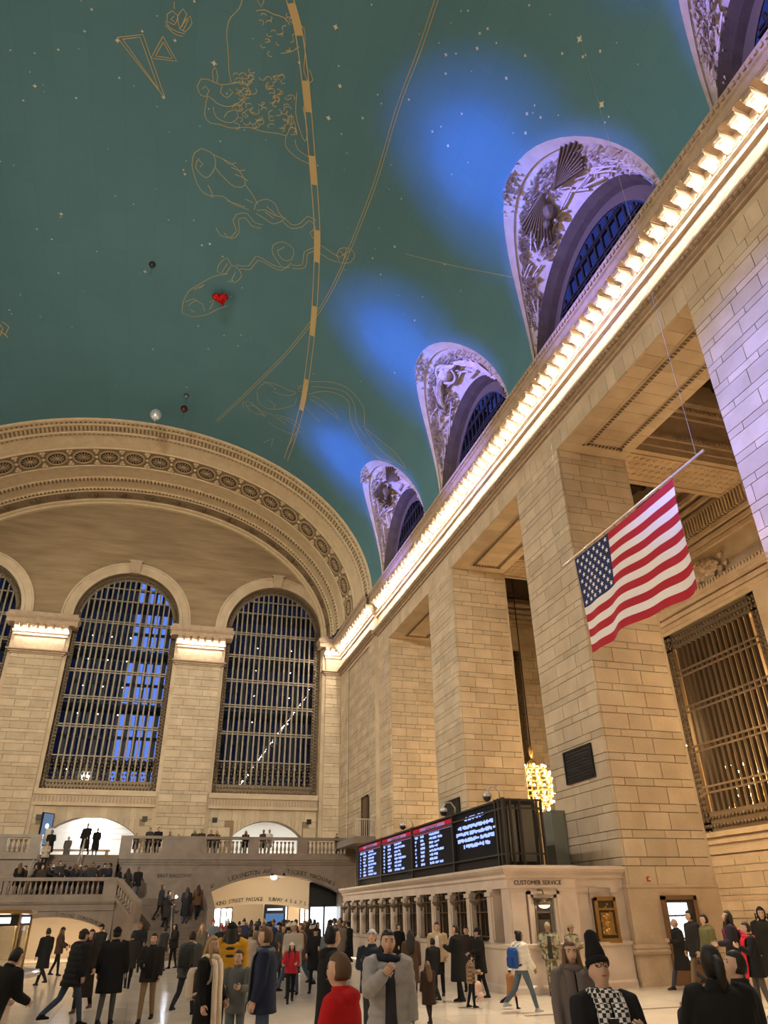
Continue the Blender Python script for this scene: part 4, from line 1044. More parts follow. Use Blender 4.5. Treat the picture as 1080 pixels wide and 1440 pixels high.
# white shop behind the balcony arch and the room behind the other arch
WHITE = plain('white_wall', (.82, .80, .76), .6)
for k, (x0, x1) in enumerate(((-9.2, .9), (4.6, 12.6))):
    m = MB().box(x0, x1, 64, 64.2, 5.2, 9.3).box(x0-.1, x0, YT+.9, 64, 5.2, 9.3).box(x1, x1+.1, YT+.9, 64, 5.2, 9.3).box(x0, x1, YT+1, 64, 8.75, 8.85).box(x0, x1, YT, 64, 5.2, 5.45)
    o = struct(m.build('wall_shop', WHITE), ['white brick room of the shop behind the balcony arch', 'white room behind the smaller balcony arch'][k])
    if k == 0:
        for i in range(9):
            for j in range(11): block(o, WHITE, x0+.03+j*.92, x0+.92*(j+1)-.0, 63.96, 64.0, 5.45+i*.37+.015, 5.45+(i+1)*.37-.015, 'wall_brick')
    for x in ((-6.6, -4.1, -1.6) if k == 0 else (6.6, 8.8, 11)): MB().box(x-.8, x+.8, 60.8, 62.4, 8.70, 8.74).build('ceiling_panel_light', emitter('panel_light', (1, .97, .9), 3.2), o)
# glowing emblem on the shop's wall
def emblem():
    body = [(0, .42), (.14, .50), (.30, .47), (.43, .36), (.34, .24), (.30, .08), (.35, -.08), (.47, -.17), (.38, -.40), (.24, -.55), (.10, -.52), (0, -.48), (-.10, -.52), (-.24, -.55), (-.38, -.42), (-.47, -.2), (-.50, .05), (-.44, .33), (-.30, .47), (-.14, .50)]
    leaf = [(.02, .56), (.04, .70), (.14, .82), (.24, .86), (.22, .72), (.14, .60)]
    m = MB()
    for l in (body, leaf): m.loft([[(x, -.05, z) for x, z in l], [(x, .05, z) for x, z in l]])
    return m
o = emblem().build('emblem', emitter('emblem_glow', (1, 1, 1), 12), None, False, (-4.25, 63.6, 8.0)); o.scale = (1.55, 1, 1.55)
tag(o, 'glowing white fruit emblem on the white shop wall', 'emblem')
# desk in the shop, poster screen, banner
e = empty('shop_table', (-4.3, 61.5, ZF)); tag(e, 'long wooden table inside the white shop', 'table')
WOOD = plain('table_wood', (.33, .19, .085), .5)
MB().box(-3.0, 1.6, -.5, .5, .82, .9).build('table_top', WOOD, e)
for x in (-2.8, 1.4): MB().box(x-.1, x+.1, -.45, .45, 0, .82).build('leg', WOOD, e)
e = empty('advert_screen', (-7.0, 58.2, ZF+.9), .9); tag(e, 'dark advert screen on the shop arch jamb', 'screen')
MB().box(-.5, .5, -.06, .06, 0, 2.1).build('case', BLACK, e); MB().box(-.44, .44, -.075, -.06, .06, 2.04).build('display', emitter('advert_glow', (.06, .09, .14), 1.2), e); MB().ball((0, -.08, 1.25), .17, 10, 6, (1, .1, 1)).build('picture', emitter('advert_spot', (.6, .75, .9), 1.5), e)
# small railing, iron door and lamp bracket on the side wall at the balcony's end
e = empty('door_1', (XJ-.02, 50.5, 6.4)); struct(e, 'narrow iron framed door high on the corner wall')
MB().box(-.12, 0, -.75, -.6, 0, 2.6).box(-.12, 0, .6, .75, 0, 2.6).box(-.12, 0, -.75, .75, 2.5, 2.65).build('frame', BRONZE, e); MB().box(-.06, 0, -.6, .6, 0, 2.5).build('leaf', plain('door_brown', (.16, .10, .055), .6), e)
e = empty('railing', (12.6, 48.2, 6.3)); tag(e, 'thin metal railing in front of the small iron door', 'railing')
m = MB().box(0, 1.5, -.02, .02, 1.0, 1.05).box(0, .04, 0, 3.5, 1.0, 1.05)
m.build('top_bar', STEEL, e)
for i in range(11): MB().box(i*.146, i*.146+.025, -.012, .012, 0, 1.0).build('baluster_bar', STEEL, e)
struct(MB().box(12.5, XJ, 48.1, YF, 5.9, 6.3).build('side_ledge_floor', MARBLE_D), 'stone ledge carrying the thin railing')

# ------------------------------------------------------------------ ticket booth
BX, BY0, BY1 = 10.15, 21.3, 41.2
tb = empty('ticket_booth', (BX, BY0, 0)); tag(tb, 'long marble ticket booth with a row of windows beneath the departure board', 'booth')
def tput(m, n, mat, par=None, smooth=False): return m.build(n, mat, par or tb, smooth)
def loc(m): 
    m.v = [(x-BX, y-BY0, z) for x, y, z in m.v]; return m
NB = 11; SP = (BY1-BY0-1.6)/NB
# cornice and frieze: swept round the corner
pr = [(0, 2.55), (.03, 2.55), (.03, 2.78), (.10, 2.82), (.10, 2.90), (.22, 2.98), (.28, 3.05), (.28, 3.12), (0, 3.15)]
m = MB(); rings = []
for (x, y), o_ in zip([(BX, BY1), (BX, BY0), (12.35, BY0), (12.35, BY0+.35), (XR, BY0+.35)], [(-1, 0), (-1, -1), (.0, -1), (0, -1), (0, -1)]): rings.append([(x+o_[0]*p, y+o_[1]*p, z) for p, z in pr])
m.loft(rings, False, False); m.box(BX, XR, BY0+.4, BY1, 3.08, 3.14); tput(loc(m), 'cornice', MARBLE)
# counter base with rounded corner
m = MB()
def base_ring(q, z):
    pts = [(BX-.25-q, BY1, z)]
    cx, cy, r = BX+.55, BY0+.35, .8+q
    pts += [(cx-r*math.cos(pi/2*i/8), cy-r*math.sin(pi/2*i/8), z) for i in range(9)]
    pts += [(12.0, cy-r, z), (12.45+q, BY0-.2, z), (12.6, BY0+.1-q, z), (XR-.1, BY0+.2-q, z), (XR, BY1, z)]
    return pts
m.loft([base_ring(.05, 0), base_ring(.05, .14), base_ring(0, .2), base_ring(0, 1.02), base_ring(.07, 1.06), base_ring(.09, 1.14), base_ring(-.02, 1.16)])
tput(loc(m), 'counter', MARBLE)
GRILL = plain('ticket_grille', (.13, .085, .05), .45, .5, bump=.4, bscale=40)
DKGL = plain('booth_glass', (.018, .014, .012), .12, 0, .6)
tput(loc(MB().box(BX+.3, BX+.34, BY0+1.2, BY1-.3, 1.14, 2.56)), 'back_glass', DKGL)
for i in range(NB+1):
    y = BY0+1.3+SP*i
    m = MB().box(BX-.02, BX+.3, y-.2, y+.2, 1.14, 2.56).box(BX-.06, BX, y-.13, y+.13, 1.16, 2.35).box(BX-.1, BX, y-.22, y+.22, 2.36, 2.48).box(BX-.07, BX, y-.18, y+.18, 1.14, 1.24)
    p = tput(loc(m), 'pilaster', MARBLE)
    if i < NB:
        m = MB().lathe([(.035, 0), (.05, .05), (.03, .1), (.13, .16), (.19, .24), (.17, .28)], 12, (BX-.38, y+SP*.16, 2.02)).tube([(BX, y+SP*.16, 2.35), (BX-.2, y+SP*.16, 2.5), (BX-.36, y+SP*.16, 2.42), (BX-.38, y+SP*.16, 2.28)], .025, 6)
        put('lamp_arm', loc(m).mesh('lamp_arm', BRONZE_O, True), tb)
for i in range(NB):
    y = BY0+1.3+SP*i+.2
    w = SP-.4
    m = MB()
    for q in range(5): yy = y+w*q/4; m.box(BX+.14, BX+.2, yy-.018, yy+.018, 1.14, 2.56)
    for z in (1.3, 1.95, 2.3): m.box(BX+.13, BX+.21, y, y+w, z-.02, z+.02)
    g = tput(loc(m), 'window_grille', GRILL)
    put('brass_sill', loc(MB().box(BX-.05, BX+.1, y+.05, y+w-.05, 1.15, 1.19)).mesh('brass_sill', BRASS), tb)
# near end: the service window, its frame, the fretted bronze grille
m = MB()
m.box(BX, BX+.55, BY0, BY0+.5, 1.14, 2.449).box(11.75, 12.35, BY0, BY0+.5, 1.14, 2.449).box(BX, 12.35, BY0, BY0+.5, 2.45, 2.6)
m.box(BX+.05, BX+.5, BY0-.05, BY0, 1.16, 2.45).box(12.35, XR, BY0+.35, BY0+.6, 0, 3.1)
for x, w in ((12.5, .38), (12.98, .18), (13.72, .2)): m.box(x, x+w, BY0+.28, BY0+.36, 1.1, 2.5).box(x-.04, x+w+.04, BY0+.25, BY0+.36, 2.42, 2.55)
for q, (a, b) in enumerate(((0, .09), (.09, .16))):
    x0, x1 = BX+.58-.0+a, 11.75-a; d = BY0-.08+.05*q
    m.box(x0, x0+.09, d, BY0+.1, 1.14, 2.47-a).box(x1-.09, x1, d, BY0+.1, 1.14, 2.47-a).box(x0, x1, d, BY0+.1, 2.38-a, 2.47-a)
tput(loc(m), 'end_front', MARBLE)
FRET = plain('fretted_bronze', (.30, .29, .28), .3, .9)
sw = tput(loc(MB().box(BX+.74, 11.59, BY0+.1, BY0+.14, 1.14, 2.3)), 'service_window', GRILL); sw['label'] = 'closed service window behind bronze fretwork'
m = MB(); x0, x1 = BX+.74, 11.59
for x in (x0, x1-.14): m.box(x, x+.14, BY0+.06, BY0+.1, 1.14, 2.3)
m.box(x0, x1, BY0+.06, BY0+.1, 1.9, 1.95).box(x0, x1, BY0+.06, BY0+.1, 2.24, 2.3)
for i in range(15):
    for j in range(8): m.ball((x0+.06+i*.055, BY0+.06, 1.97+j*.035), .017, 5, 4)
for j in range(34):
    for x in (x0+.04, x0+.1, x1-.1, x1-.04): m.ball((x, BY0+.05, 1.16+j*.034), .018, 5, 4)
f = stuff(put('fretwork', loc(m).mesh('fretwork', FRET), sw))
m = MB()
for i in range(22): x = x0+.17+i*(x1-x0-.34)/21; m.box(x-.006, x+.006, BY0+.07, BY0+.1, 1.16, 1.74)
put('shutter', loc(m).mesh('shutter', FRET), sw)
put('sign_plate', loc(MB().box(BX+.95, 11.4, BY0+.02, BY0+.06, 1.76, 1.88)).mesh('sign_plate', BLACK), sw)
text('CUSTOMER SERVICE', .17, (11.1-BX, -.02-.02, 2.68), FRONT, LETTER, tb, 'lettering', .005)
m = MB().tube([(11.1, BY0-.02, 2.5), (11.1, BY0-.28, 2.48), (11.1, BY0-.3, 2.38)], .025, 6).lathe([(.02, .16), (.10, .1), (.2, .0), (.18, -.02)], 14, (11.1, BY0-.3, 2.12))
put('sconce', loc(m).mesh('sconce', BRONZE_O, True), tb); put('sconce_bowl', loc(MB().ball((11.1, BY0-.3, 2.10), .16, 12, 6, (1, 1, .5))).mesh('sconce_bowl', emitter('sconce_glow', (1, .75, .45), 3), True), tb)
# gilded notice case on the end wall
e = empty('notice_case', (13.35, BY0+.28, 1.15)); tag(e, 'ornate gilded bronze case on the marble end of the ticket booth', 'notice case')
GILT = plain('gilt', (.48, .29, .09), .35, .85, bump=.6, bscale=30)
MB().box(-.34, .34, -.16, .06, 0, 1.12).build('case', BRONZE, e)
m = MB().box(-.36, -.27, -.2, -.14, -.02, 1.14).box(.27, .36, -.2, -.14, -.02, 1.14).box(-.36, .36, -.2, -.14, 1.05, 1.16).box(-.36, .36, -.22, -.14, -.04, .08).box(-.27, .27, -.19, -.14, .80, .86); m.build('frame', GILT, e)
m = MB().box(-.2, .2, -.18, -.14, .16, .74); 
for z in (.26, .45, .62): m.ball((0, -.18, z), .09, 10, 6, (1.2, .5, 1))
for i in range(24): m.ball((rnd.uniform(-.22, .22), -.17, rnd.uniform(.14, 1.0)), .03, 6, 4)
m.build('relief', GILT, e)
# grey green cladding against the pillar, over the booth
o = MB().box(XR-.55, XR-.02, 24.55, 25.35, 3.2, 5.1).build('cladding_panel', plain('cladding', (.20, .20, .16), .7)); tag(o, 'grey green cladding box against the broad pillar above the booth', 'panel')

# ------------------------------------------------------------------ departure board
DX, DY0, DY1, DZ0, DZ1 = 10.45, 21.75, 39.6, 3.19, 5.06
db = empty('departure_board', (DX, DY0, DZ0)); tag(db, 'long black electronic departure board on top of the ticket booth', 'departure board')
D = lambda m: setattr(m, 'v', [(x-DX, y-DY0, z-DZ0) for x, y, z in m.v]) or m
FR = plain('board_frame', (.055, .048, .04), .45, .5)
D(MB().box(DX+.08, DX+1.25, DY0+.3, DY1, DZ0, DZ1)).build('cabinet', plain('board_cabinet', (.014, .012, .011), .6), db)
CABP = plain('cabinet_panel', (.17, .155, .12), .5, .3)
for a, b in ((DX+.25, DX+.5), (DX+.6, DX+1.1)): D(MB().box(a, b, DY0+.24, DY0+.3, DZ0+.1, DZ1-.15)).build('end_panel', CABP, db)
m = MB()
for z in (DZ0+.3, DZ1-.28, DZ1-.03): m.box(DX-.04, DX+.02, DY0, DY1, z-.025, z+.025).box(DX, DX+1.3, DY0-.03, DY0+.03, z-.025, z+.025)
m.build('frame_rail', FR, db) if False else D(m).build('frame_rail', FR, db)
SEG = [(DY0+.55, DY0+4.3), (DY0+4.3, DY0+8.9), (DY0+8.9, DY0+13.4), (DY0+13.4, DY1-.3)]
for y in [DY0, DY0+.3]+[s[0] for s in SEG]+[DY1-.3, DY1]: D(MB().box(DX-.05, DX+.04, y-.05, y+.05, DZ0, DZ1+.02)).build('frame_post', FR, db)
for x in (.22, .55, 1.15, 1.3): D(MB().box(DX+x-.03, DX+x+.03, DY0-.04, DY0+.04, DZ0, DZ1)).build('frame_post', FR, db)
SCR = plain('screen_black', (.005, .005, .008), .5, 0, .1)
TXT = emitter('screen_text', (.28, .38, 1.0), .95); TXTW = emitter('screen_heading', (.5, .5, .9), .4); RED = emitter('screen_red', (.75, .03, .05), .32); PALE = emitter('screen_band', (.62, .42, .95), .34)
r9 = random.Random(9)
SZ1 = DZ1-.08
for k, (a, b) in enumerate(SEG):
    s = D(MB().box(DX+.03, DX+.08, a+.06, b-.06, DZ0+.32, SZ1)).build('screen', SCR, db)
    # in screen terms: u runs from the far end towards the viewer (left to right as one reads it)
    Wd = b-a-.12; U = lambda u: b-.06-u
    def strip(u0, u1, z0, z1, mat, name): return D(MB().box(DX+.012, DX+.03, U(u1), U(u0), z0, z1)).build(name, mat, s)
    if k > 0:
        strip(0.02, Wd-.02, SZ1-.24, SZ1-.03, RED, 'heading_band'); strip(Wd*.2, Wd*.82, SZ1-.215, SZ1-.055, PALE, 'heading_label')
        t = text('DEPARTURES', .15, (DX+.004-DX, U(Wd*.5)-DY0, SZ1-.135-DZ0), (pi/2, 0, -pi/2), plain('heading_ink', (.10, .03, .12), .6), s, 'heading_text', .003, 'CENTER', 1.5)
        g = MB()
        for row in range(8):
            z = SZ1-.36-row*.142; h = .085
            def words_(u, n, wl):
                for q in range(n):
                    l = r9.uniform(wl*.7, wl*1.2); c = u
                    while c < u+l: w = r9.uniform(.05, .085); g.box(DX+.014, DX+.03, U(c+w), U(c), z-h/2+(r9.random() < .3)*.02, z+h/2-(r9.random() < .3)*.02); c += w+.022
                    u += l+.13
                return u
            words_(Wd*.05, 1, .1 if row else .3); words_(Wd*.2, 1, .45); words_(Wd*.43, 2 if row % 3 != 1 else 3, .4)
        stuff(D(g).build('screen_rows', TXT, s))
        strip(.1, Wd-.1, SZ1-.285, SZ1-.275, TXTW, 'rule_line')
    else:
        g = MB()
        for row, (u0, u1) in enumerate(((.28, .72), (.1, .92), (.05, .97), (.08, .95), (.22, .8))):
            z = SZ1-.2-row*.2-(.06 if row else 0); c = Wd*u0
            while c < Wd*u1:
                w = r9.uniform(.07, .12); g.box(DX+.014, DX+.03, U(c+w), U(c), z-.06+(r9.random() < .3)*.03, z+.06-(r9.random() < .3)*.03); c += w+.03
                if r9.random() < .12: c += .09
        stuff(D(g).build('screen_rows', TXT, s))
for k, y in enumerate((DY0+4.4, DY0+9.2, DY0+.5)):
    e = empty('security_camera', (DX-.05, y, DZ1)); tag(e, ['dome camera on a hooked arm above the middle of the board', 'dome camera on a hooked arm toward the far end of the board', 'dome camera on a hooked arm at the near end of the board'][k], 'camera')
    MB().tube([(.2, 0, -.02), (.2, 0, .25), (.05, 0, .42), (-.15, 0, .40), (-.25, 0, .25)], .03, 8).build('arm', STEEL, e, True); MB().lathe([(.05, .1), (.13, .06), (.15, 0), (.15, -.06)], 12, (-.25, 0, .15)).build('housing', STEEL, e, True); MB().ball((-.25, 0, .08), .13, 10, 6).build('dome', plain('camera_dome', (.02, .02, .02), .1), e, True)
# dark louvred openings in the pillars, fire alarm
for k, (y0, y1, z0, z1, lb) in enumerate(((22.2, 24.02, 5.92, 6.97, 'black louvred vent in the broad pillar'), (34.3, 36.2, 5.9, 6.82, 'black vent in the pillar behind the departure board'))):
    e = empty('wall_vent', (XR, (y0+y1)/2, z0)); tag(e, lb, 'vent'); w = (y1-y0)/2
    MB().box(-.04, .02, -w, w, 0, z1-z0).build('recess', BLACK, e)
    for i in range(9): z = .06+i*(z1-z0-.1)/9; MB().box(-.06, -.03, -w+.05, w-.05, z, z+.04).build('louvre', plain('louvre', (.02, .018, .016), .5), e)
    MB().box(-.07, .0, -w-.04, -w+.04, -.03, z1-z0+.03).box(-.07, .0, w-.04, w+.04, -.03, z1-z0+.03).box(-.07, 0, -w, w, -.03, .03).box(-.07, 0, -w, w, z1-z0-.03, z1-z0+.03).build('frame', IRON, e)
e = empty('fire_alarm', (14.95, 21.33, 2.72)); tag(e, 'small red fire alarm on the broad pillar', 'alarm')
MB().box(-.06, .06, -.02, .0, -.02, .12).build('back_plate', plain('alarm_red', (.45, .03, .02), .4), e); MB().box(-.02, .04, -.05, -.02, .02, .09).build('strobe', plain('alarm_lens', (.7, .6, .55), .3), e)
# door in the broad pillar, its lit panes
e = empty('door_3', (15.9, 21.32, 0)); struct(e, 'half open service door with lit panes in the broad pillar')
MB().box(-.62, -.5, -.05, .1, 0, 2.3).box(.5, .62, -.05, .1, 0, 2.3).box(-.62, .62, -.05, .1, 2.2, 2.32).box(-.5, .5, -.02, .06, 0, .5).build('frame', plain('door_wood', (.20, .115, .055), .5), e)
MB().box(-.5, .5, .0, .05, .5, 2.2).build('recess', BRONZE, e)
for i in range(3):
    for j, (z0, z1) in enumerate(((.62, 1.15), (1.2, 1.75), (1.8, 2.12))): MB().box(-.45+i*.24, -.24+i*.24, -.02, .0, z0, z1).build('pane', emitter('door_pane', (.86, .93, 1.0), 1.5), e)
# fluted gate in the far passage wall at the picture's edge
e = empty('iron_gate', (25.2, 27.5, 0)); tag(e, 'low dark iron gate against the far wall of the side passage', 'gate')
MB().box(0, .06, -1.4, 1.4, 1.55, 1.62).box(0, .06, -1.4, 1.4, .1, .17).build('gate_rail', IRON, e)
for i in range(13): MB().box(.01, .05, -1.4+i*.233-.02, -1.4+i*.233+.02, .1, 1.75).build('gate_bar', IRON, e)

# ------------------------------------------------------------------ flag
def flag():
    FX, y0, y1, zt, Hf = 11.0, 11.9, 16.55, 11.02, 2.83          # hoist end is the far one
    e = empty('flag', (FX, (y0+y1)/2, zt)); tag(e, 'large striped flag with white stars hanging in the hall', 'flag')
    L = y1-y0
    def wav(u, v):                                              # u from hoist (far) to fly, v downwards, both 0..1
        x = .16*v*math.sin(u*9+1.0)+.07*math.sin(u*21+v*2)*v+.35*v*v*(u-.5)*.4
        yv = y1-u*L+ (.05*math.sin(v*5) if u > .9 else 0)+.06*v
        z = zt-v*Hf*(1+.02*math.sin(u*7))-.03*math.sin(u*pi)
        return Vector((x, yv-(y0+y1)/2, z-zt))
    def cloth(u0, u1, v0, v1, mat, name, nu=40, nv=3, off=0.0):
        m = MB(); rows = []
        for i in range(nu+1): rows.append([wav(u0+(u1-u0)*i/nu, v0+(v1-v0)*j/nv)+Vector((off, 0, 0)) for j in range(nv+1)])
        m.loft(rows, False, False); return m.build(name, mat, e, True)
    def clothmat(n, c):
        m = plain(n, c, .75); 
        return m
    R_, W_, B_2 = clothmat('flag_red', (.42, .018, .035)), clothmat('flag_white', (.80, .76, .76)), clothmat('flag_blue', (.018, .03, .11))
    for i in range(13):
        u0 = .38 if i < 7 else 0; cloth(u0, 1, i/13, (i+1)/13, R_ if i % 2 == 0 else W_, 'red_stripe' if i % 2 == 0 else 'white_stripe')
    cloth(0, .38, 0, 7/13, B_2, 'canton', 20, 10)
    sm = plain('flag_star', (.85, .83, .85), .7)
    for r in range(9):
        n = 6 if r % 2 == 0 else 5
        for c in range(n):
            u = .38*((c+.5)/6 if n == 6 else (c+1)/6); v = 7/13*(r+.8)/9.6; p = wav(u, v)
            for side in (-.012, .012):
                pts = []
                for q in range(10):
                    R0 = .085 if q % 2 == 0 else .034; a = pi/2+q*pi/5; pts.append(p+Vector((side, -R0*math.cos(a), R0*math.sin(a))))
                if side < 0: MB().add(pts, [tuple(range(10))]).build('star', sm, e)
    MB().tube([(0, L/2+.7, .06), (0, -L/2-1.15, .06)], .035, 8).build('pole', plain('pole_wood', (.52, .42, .36), .4), e, True)
    m = MB()
    for yy, zt_ in ((L/2+.3, 18.2), (-L/2-.9, 18.75)): m.tube([(0, yy, .08), (0, yy, zt_)], .006, 4)
    m.build('suspension_wire', plain('wire', (.35, .32, .28), .5), e)
    for i in range(10): MB().ball((0, L/2-.1-i*L/9.3, .03), .04, 6, 4).build('grommet', BRASS, e)
flag()

# ------------------------------------------------------------------ chandeliers
CHB = emitter('chandelier_bulb', (1.0, .68, .34), L_CHAND); CHG = plain('chandelier_gold', (.55, .36, .13), .35, .7)
def chandelier(x, y, z, label, ztop=24.62, bright=1):
    e = empty('chandelier', (x, y, z)); tag(e, label, 'chandelier', 'globe chandeliers of the side passage')
    m = MB(); R = 1.05
    for zz in (-1.0, -.55, 0, .55, 1.0):
        r = R*math.sqrt(max(.12, 1-(zz/1.45)**2)); pts = [(r*math.cos(2*pi*i/20), r*math.sin(2*pi*i/20), zz) for i in range(21)]; m.tube(pts, .06, 6)
    for i in range(10):
        a = 2*pi*i/10; m.tube([(R*math.sqrt(max(.1, 1-(zz/1.45)**2))*math.cos(a), R*math.sqrt(max(.1, 1-(zz/1.45)**2))*math.sin(a), zz) for zz in (-1.3, -.9, -.4, 0, .4, .9, 1.3)], .05, 5)
    m.lathe([(.05, -1.5), (.25, -1.4), (.35, -1.25)], 12).lathe([(.4, 1.2), (.3, 1.45), (.12, 1.6)], 12)
    m.build('frame', CHG, e, True)
    m = MB()
    for zz in (-1.2, -.8, -.4, 0, .4, .8, 1.2):
        r = R*math.sqrt(max(.14, 1-(zz/1.5)**2))+.1; n = 12 if abs(zz) < 1 else 8
        for i in range(n): a = 2*pi*(i+.5*(zz > 0))/n; m.ball((r*math.cos(a), r*math.sin(a), zz), .06, 5, 3)
    stuff(m.build('bulbs', CHB, e))
    MB().tube([(0, 0, 1.5), (0, 0, ztop-z)], .035, 6).build('hanging_rod', IRON, e)
    MB().lathe([(.05, 2.4), (.16, 2.3), (.16, 1.9), (.05, 1.7)], 10).build('rod_knop', CHG, e, True)
chandelier(21.6, 40.4, 8.35, 'glowing globe chandelier hanging between the pillars')
chandelier(21.6, 28.3, 8.35, 'globe chandelier hidden behind the broad pillar')
chandelier(21.6, 16.2, 8.35, 'globe chandelier beyond the edge of the picture')
chandelier(30.4, 33.4, 7.5, 'globe chandelier glimpsed through the bronze grille', 16.5)

# ------------------------------------------------------------------ information kiosk
KX, KY = -4.1, 16.5
k = empty('information_kiosk', (KX, KY, 0)); tag(k, 'round information kiosk with marble counter, brass frame and lit signs', 'kiosk')
MB().lathe([(2.18, 0), (2.18, .12), (2.12, .16), (2.12, .98), (2.18, 1.0)], 32).build('counter_base', MARBLE, k)
MB().lathe([(2.42, 1.05), (2.5, 1.08), (2.5, 1.13), (2.42, 1.15), (1.9, 1.15)], 40).build('counter_top', FLOORM, k)
N8 = 16
for i in range(N8):
    a = 2*pi*(i+.2)/N8; c, s = math.cos(a), math.sin(a)
    MB().tube([(2.16*c, 2.16*s, 1.15), (2.16*c, 2.16*s, 2.05)], .035, 6).build('mullion', BRASS, k)
    a1 = 2*pi*(i+1.2)/N8; c1, s1 = math.cos(a1), math.sin(a1)
    MB().add([(2.15*c, 2.15*s, 1.15), (2.15*c1, 2.15*s1, 1.15), (2.15*c1, 2.15*s1, 1.84), (2.15*c, 2.15*s, 1.84)], [(0, 1, 2, 3)]).build('pane', glass('kiosk_glass', (.9, .92, .9), .88, .03), k)
    sgn = MB().add([(2.18*c, 2.18*s, 1.86), (2.18*c1, 2.18*s1, 1.86), (2.18*c1, 2.18*s1, 2.03), (2.18*c, 2.18*s, 2.03)], [(0, 1, 2, 3)]).build('sign_panel', BLACK, k)
    if math.sin(a) < .6:
        q0, q1 = Vector((c, s, 0))*2.19, Vector((c1, s1, 0))*2.19; f0, f1 = (.15, .8) if i % 2 else (.3, .7)
        p0, p1 = q0.lerp(q1, f0), q0.lerp(q1, f1)
        MB().add([(p0.x, p0.y, 1.90), (p1.x, p1.y, 1.90), (p1.x, p1.y, 1.99), (p0.x, p0.y, 1.99)], [(0, 1, 2, 3)]).build('sign_glow', emitter('kiosk_sign', (.9, .95, 1), 2.2), sgn)
MB().lathe([(2.2, 2.03), (2.26, 2.05), (2.26, 2.10), (2.0, 2.14), (0.2, 2.25)], 32).build('roof', BRASS, k)
MB().box(-.3, .5, -1.2, -1.15, 1.25, 1.75).build('monitor', emitter('kiosk_screen', (.10, .16, .75), 1.2), k); MB().box(1.2, 1.25, -.9, -.2, 1.2, 1.7).build('leaflet_rack', emitter('kiosk_light', (.9, .95, 1), .9), k)
MB().lathe([(.6, 0), (.6, 2.1)], 12).build('core', BRONZE, k)
lamp('POINT', (KX, KY-1.2, 1.95), 18, (.9, .95, 1), 'kiosk_light', .1)

# ------------------------------------------------------------------ people
def cloth(col, rough=.85):
    return plain('cloth_%02x%02x%02x' % tuple(int(255*min(1, c)) for c in col)+('_%d' % int(rough*100)), col, rough, 0, .15, bump=.25, bscale=60)
def skin(col): return plain('skin_%d' % int(col[0]*1000), col, .5, 0, .35)
def checker_cloth(name, c1, c2, sc):
    if name in MATS: return MATS[name]
    m, N, L, b = newmat(name); tc = N.new('ShaderNodeTexCoord'); ck = N.new('ShaderNodeTexChecker'); ck.inputs['Scale'].default_value = sc
    ck.inputs['Color1'].default_value = (*c1, 1); ck.inputs['Color2'].default_value = (*c2, 1); L.new(tc.outputs['Object'], ck.inputs['Vector']); L.new(ck.outputs['Color'], b.inputs['Base Color']); b.inputs['Roughness'].default_value = .9
    MATS[name] = m; return m
def camo(name='camo_cloth'):
    if name in MATS: return MATS[name]
    m, N, L, b = newmat(name); tc = N.new('ShaderNodeTexCoord'); n = N.new('ShaderNodeTexNoise'); n.inputs['Scale'].default_value = 11; n.inputs['Detail'].default_value = 2
    r = N.new('ShaderNodeValToRGB'); r.color_ramp.interpolation = 'CONSTANT'; e = r.color_ramp.elements; e[0].color = (.10, .09, .05, 1); e[1].position = .46; e[1].color = (.24, .22, .14, 1)
    x = e.new(.56); x.color = (.34, .30, .20, 1); x = e.new(.40); x.color = (.06, .055, .035, 1)
    L.new(tc.outputs['Object'], n.inputs['Vector']); L.new(n.outputs['Fac'], r.inputs['Fac']); L.new(r.outputs['Color'], b.inputs['Base Color']); b.inputs['Roughness'].default_value = .9
    MATS[name] = m; return m
SK1, SK2, SK3 = (.52, .33, .235), (.40, .235, .155), (.24, .13, .08)
BLK, CHAR, NAVY, BRN, DGR = (.012, .012, .013), (.035, .034, .036), (.018, .024, .05), (.06, .035, .02), (.08, .08, .08)
JEAN, JEANG, KHAKI = (.055, .085, .13), (.09, .10, .11), (.22, .15, .085)
HB, HD, HL, HR = (.02, .013, .009), (.010, .008, .007), (.28, .17, .075), (.10, .055, .028)
def ering(c, rx, ry, n=16, ax=None, rip=0):
    return [Vector((c[0]+rx*math.cos(2*pi*i/n), c[1]+ry*math.sin(2*pi*i/n), c[2])) for i in range(n)]
def remesh(mb, voxel, smooth=4):
    me = mb.mesh('raw', BLACK); ob = bpy.data.objects.new('raw', me)
    r = ob.modifiers.new('r', 'REMESH'); r.mode = 'VOXEL'; r.voxel_size = voxel
    if smooth: q = ob.modifiers.new('s', 'SMOOTH'); q.factor = .5; q.iterations = smooth
    out = baked(ob); bpy.data.objects.remove(ob); bpy.data.meshes.remove(me); out.materials.clear()
    out.polygons.foreach_set('use_smooth', [True]*len(out.polygons)); return out
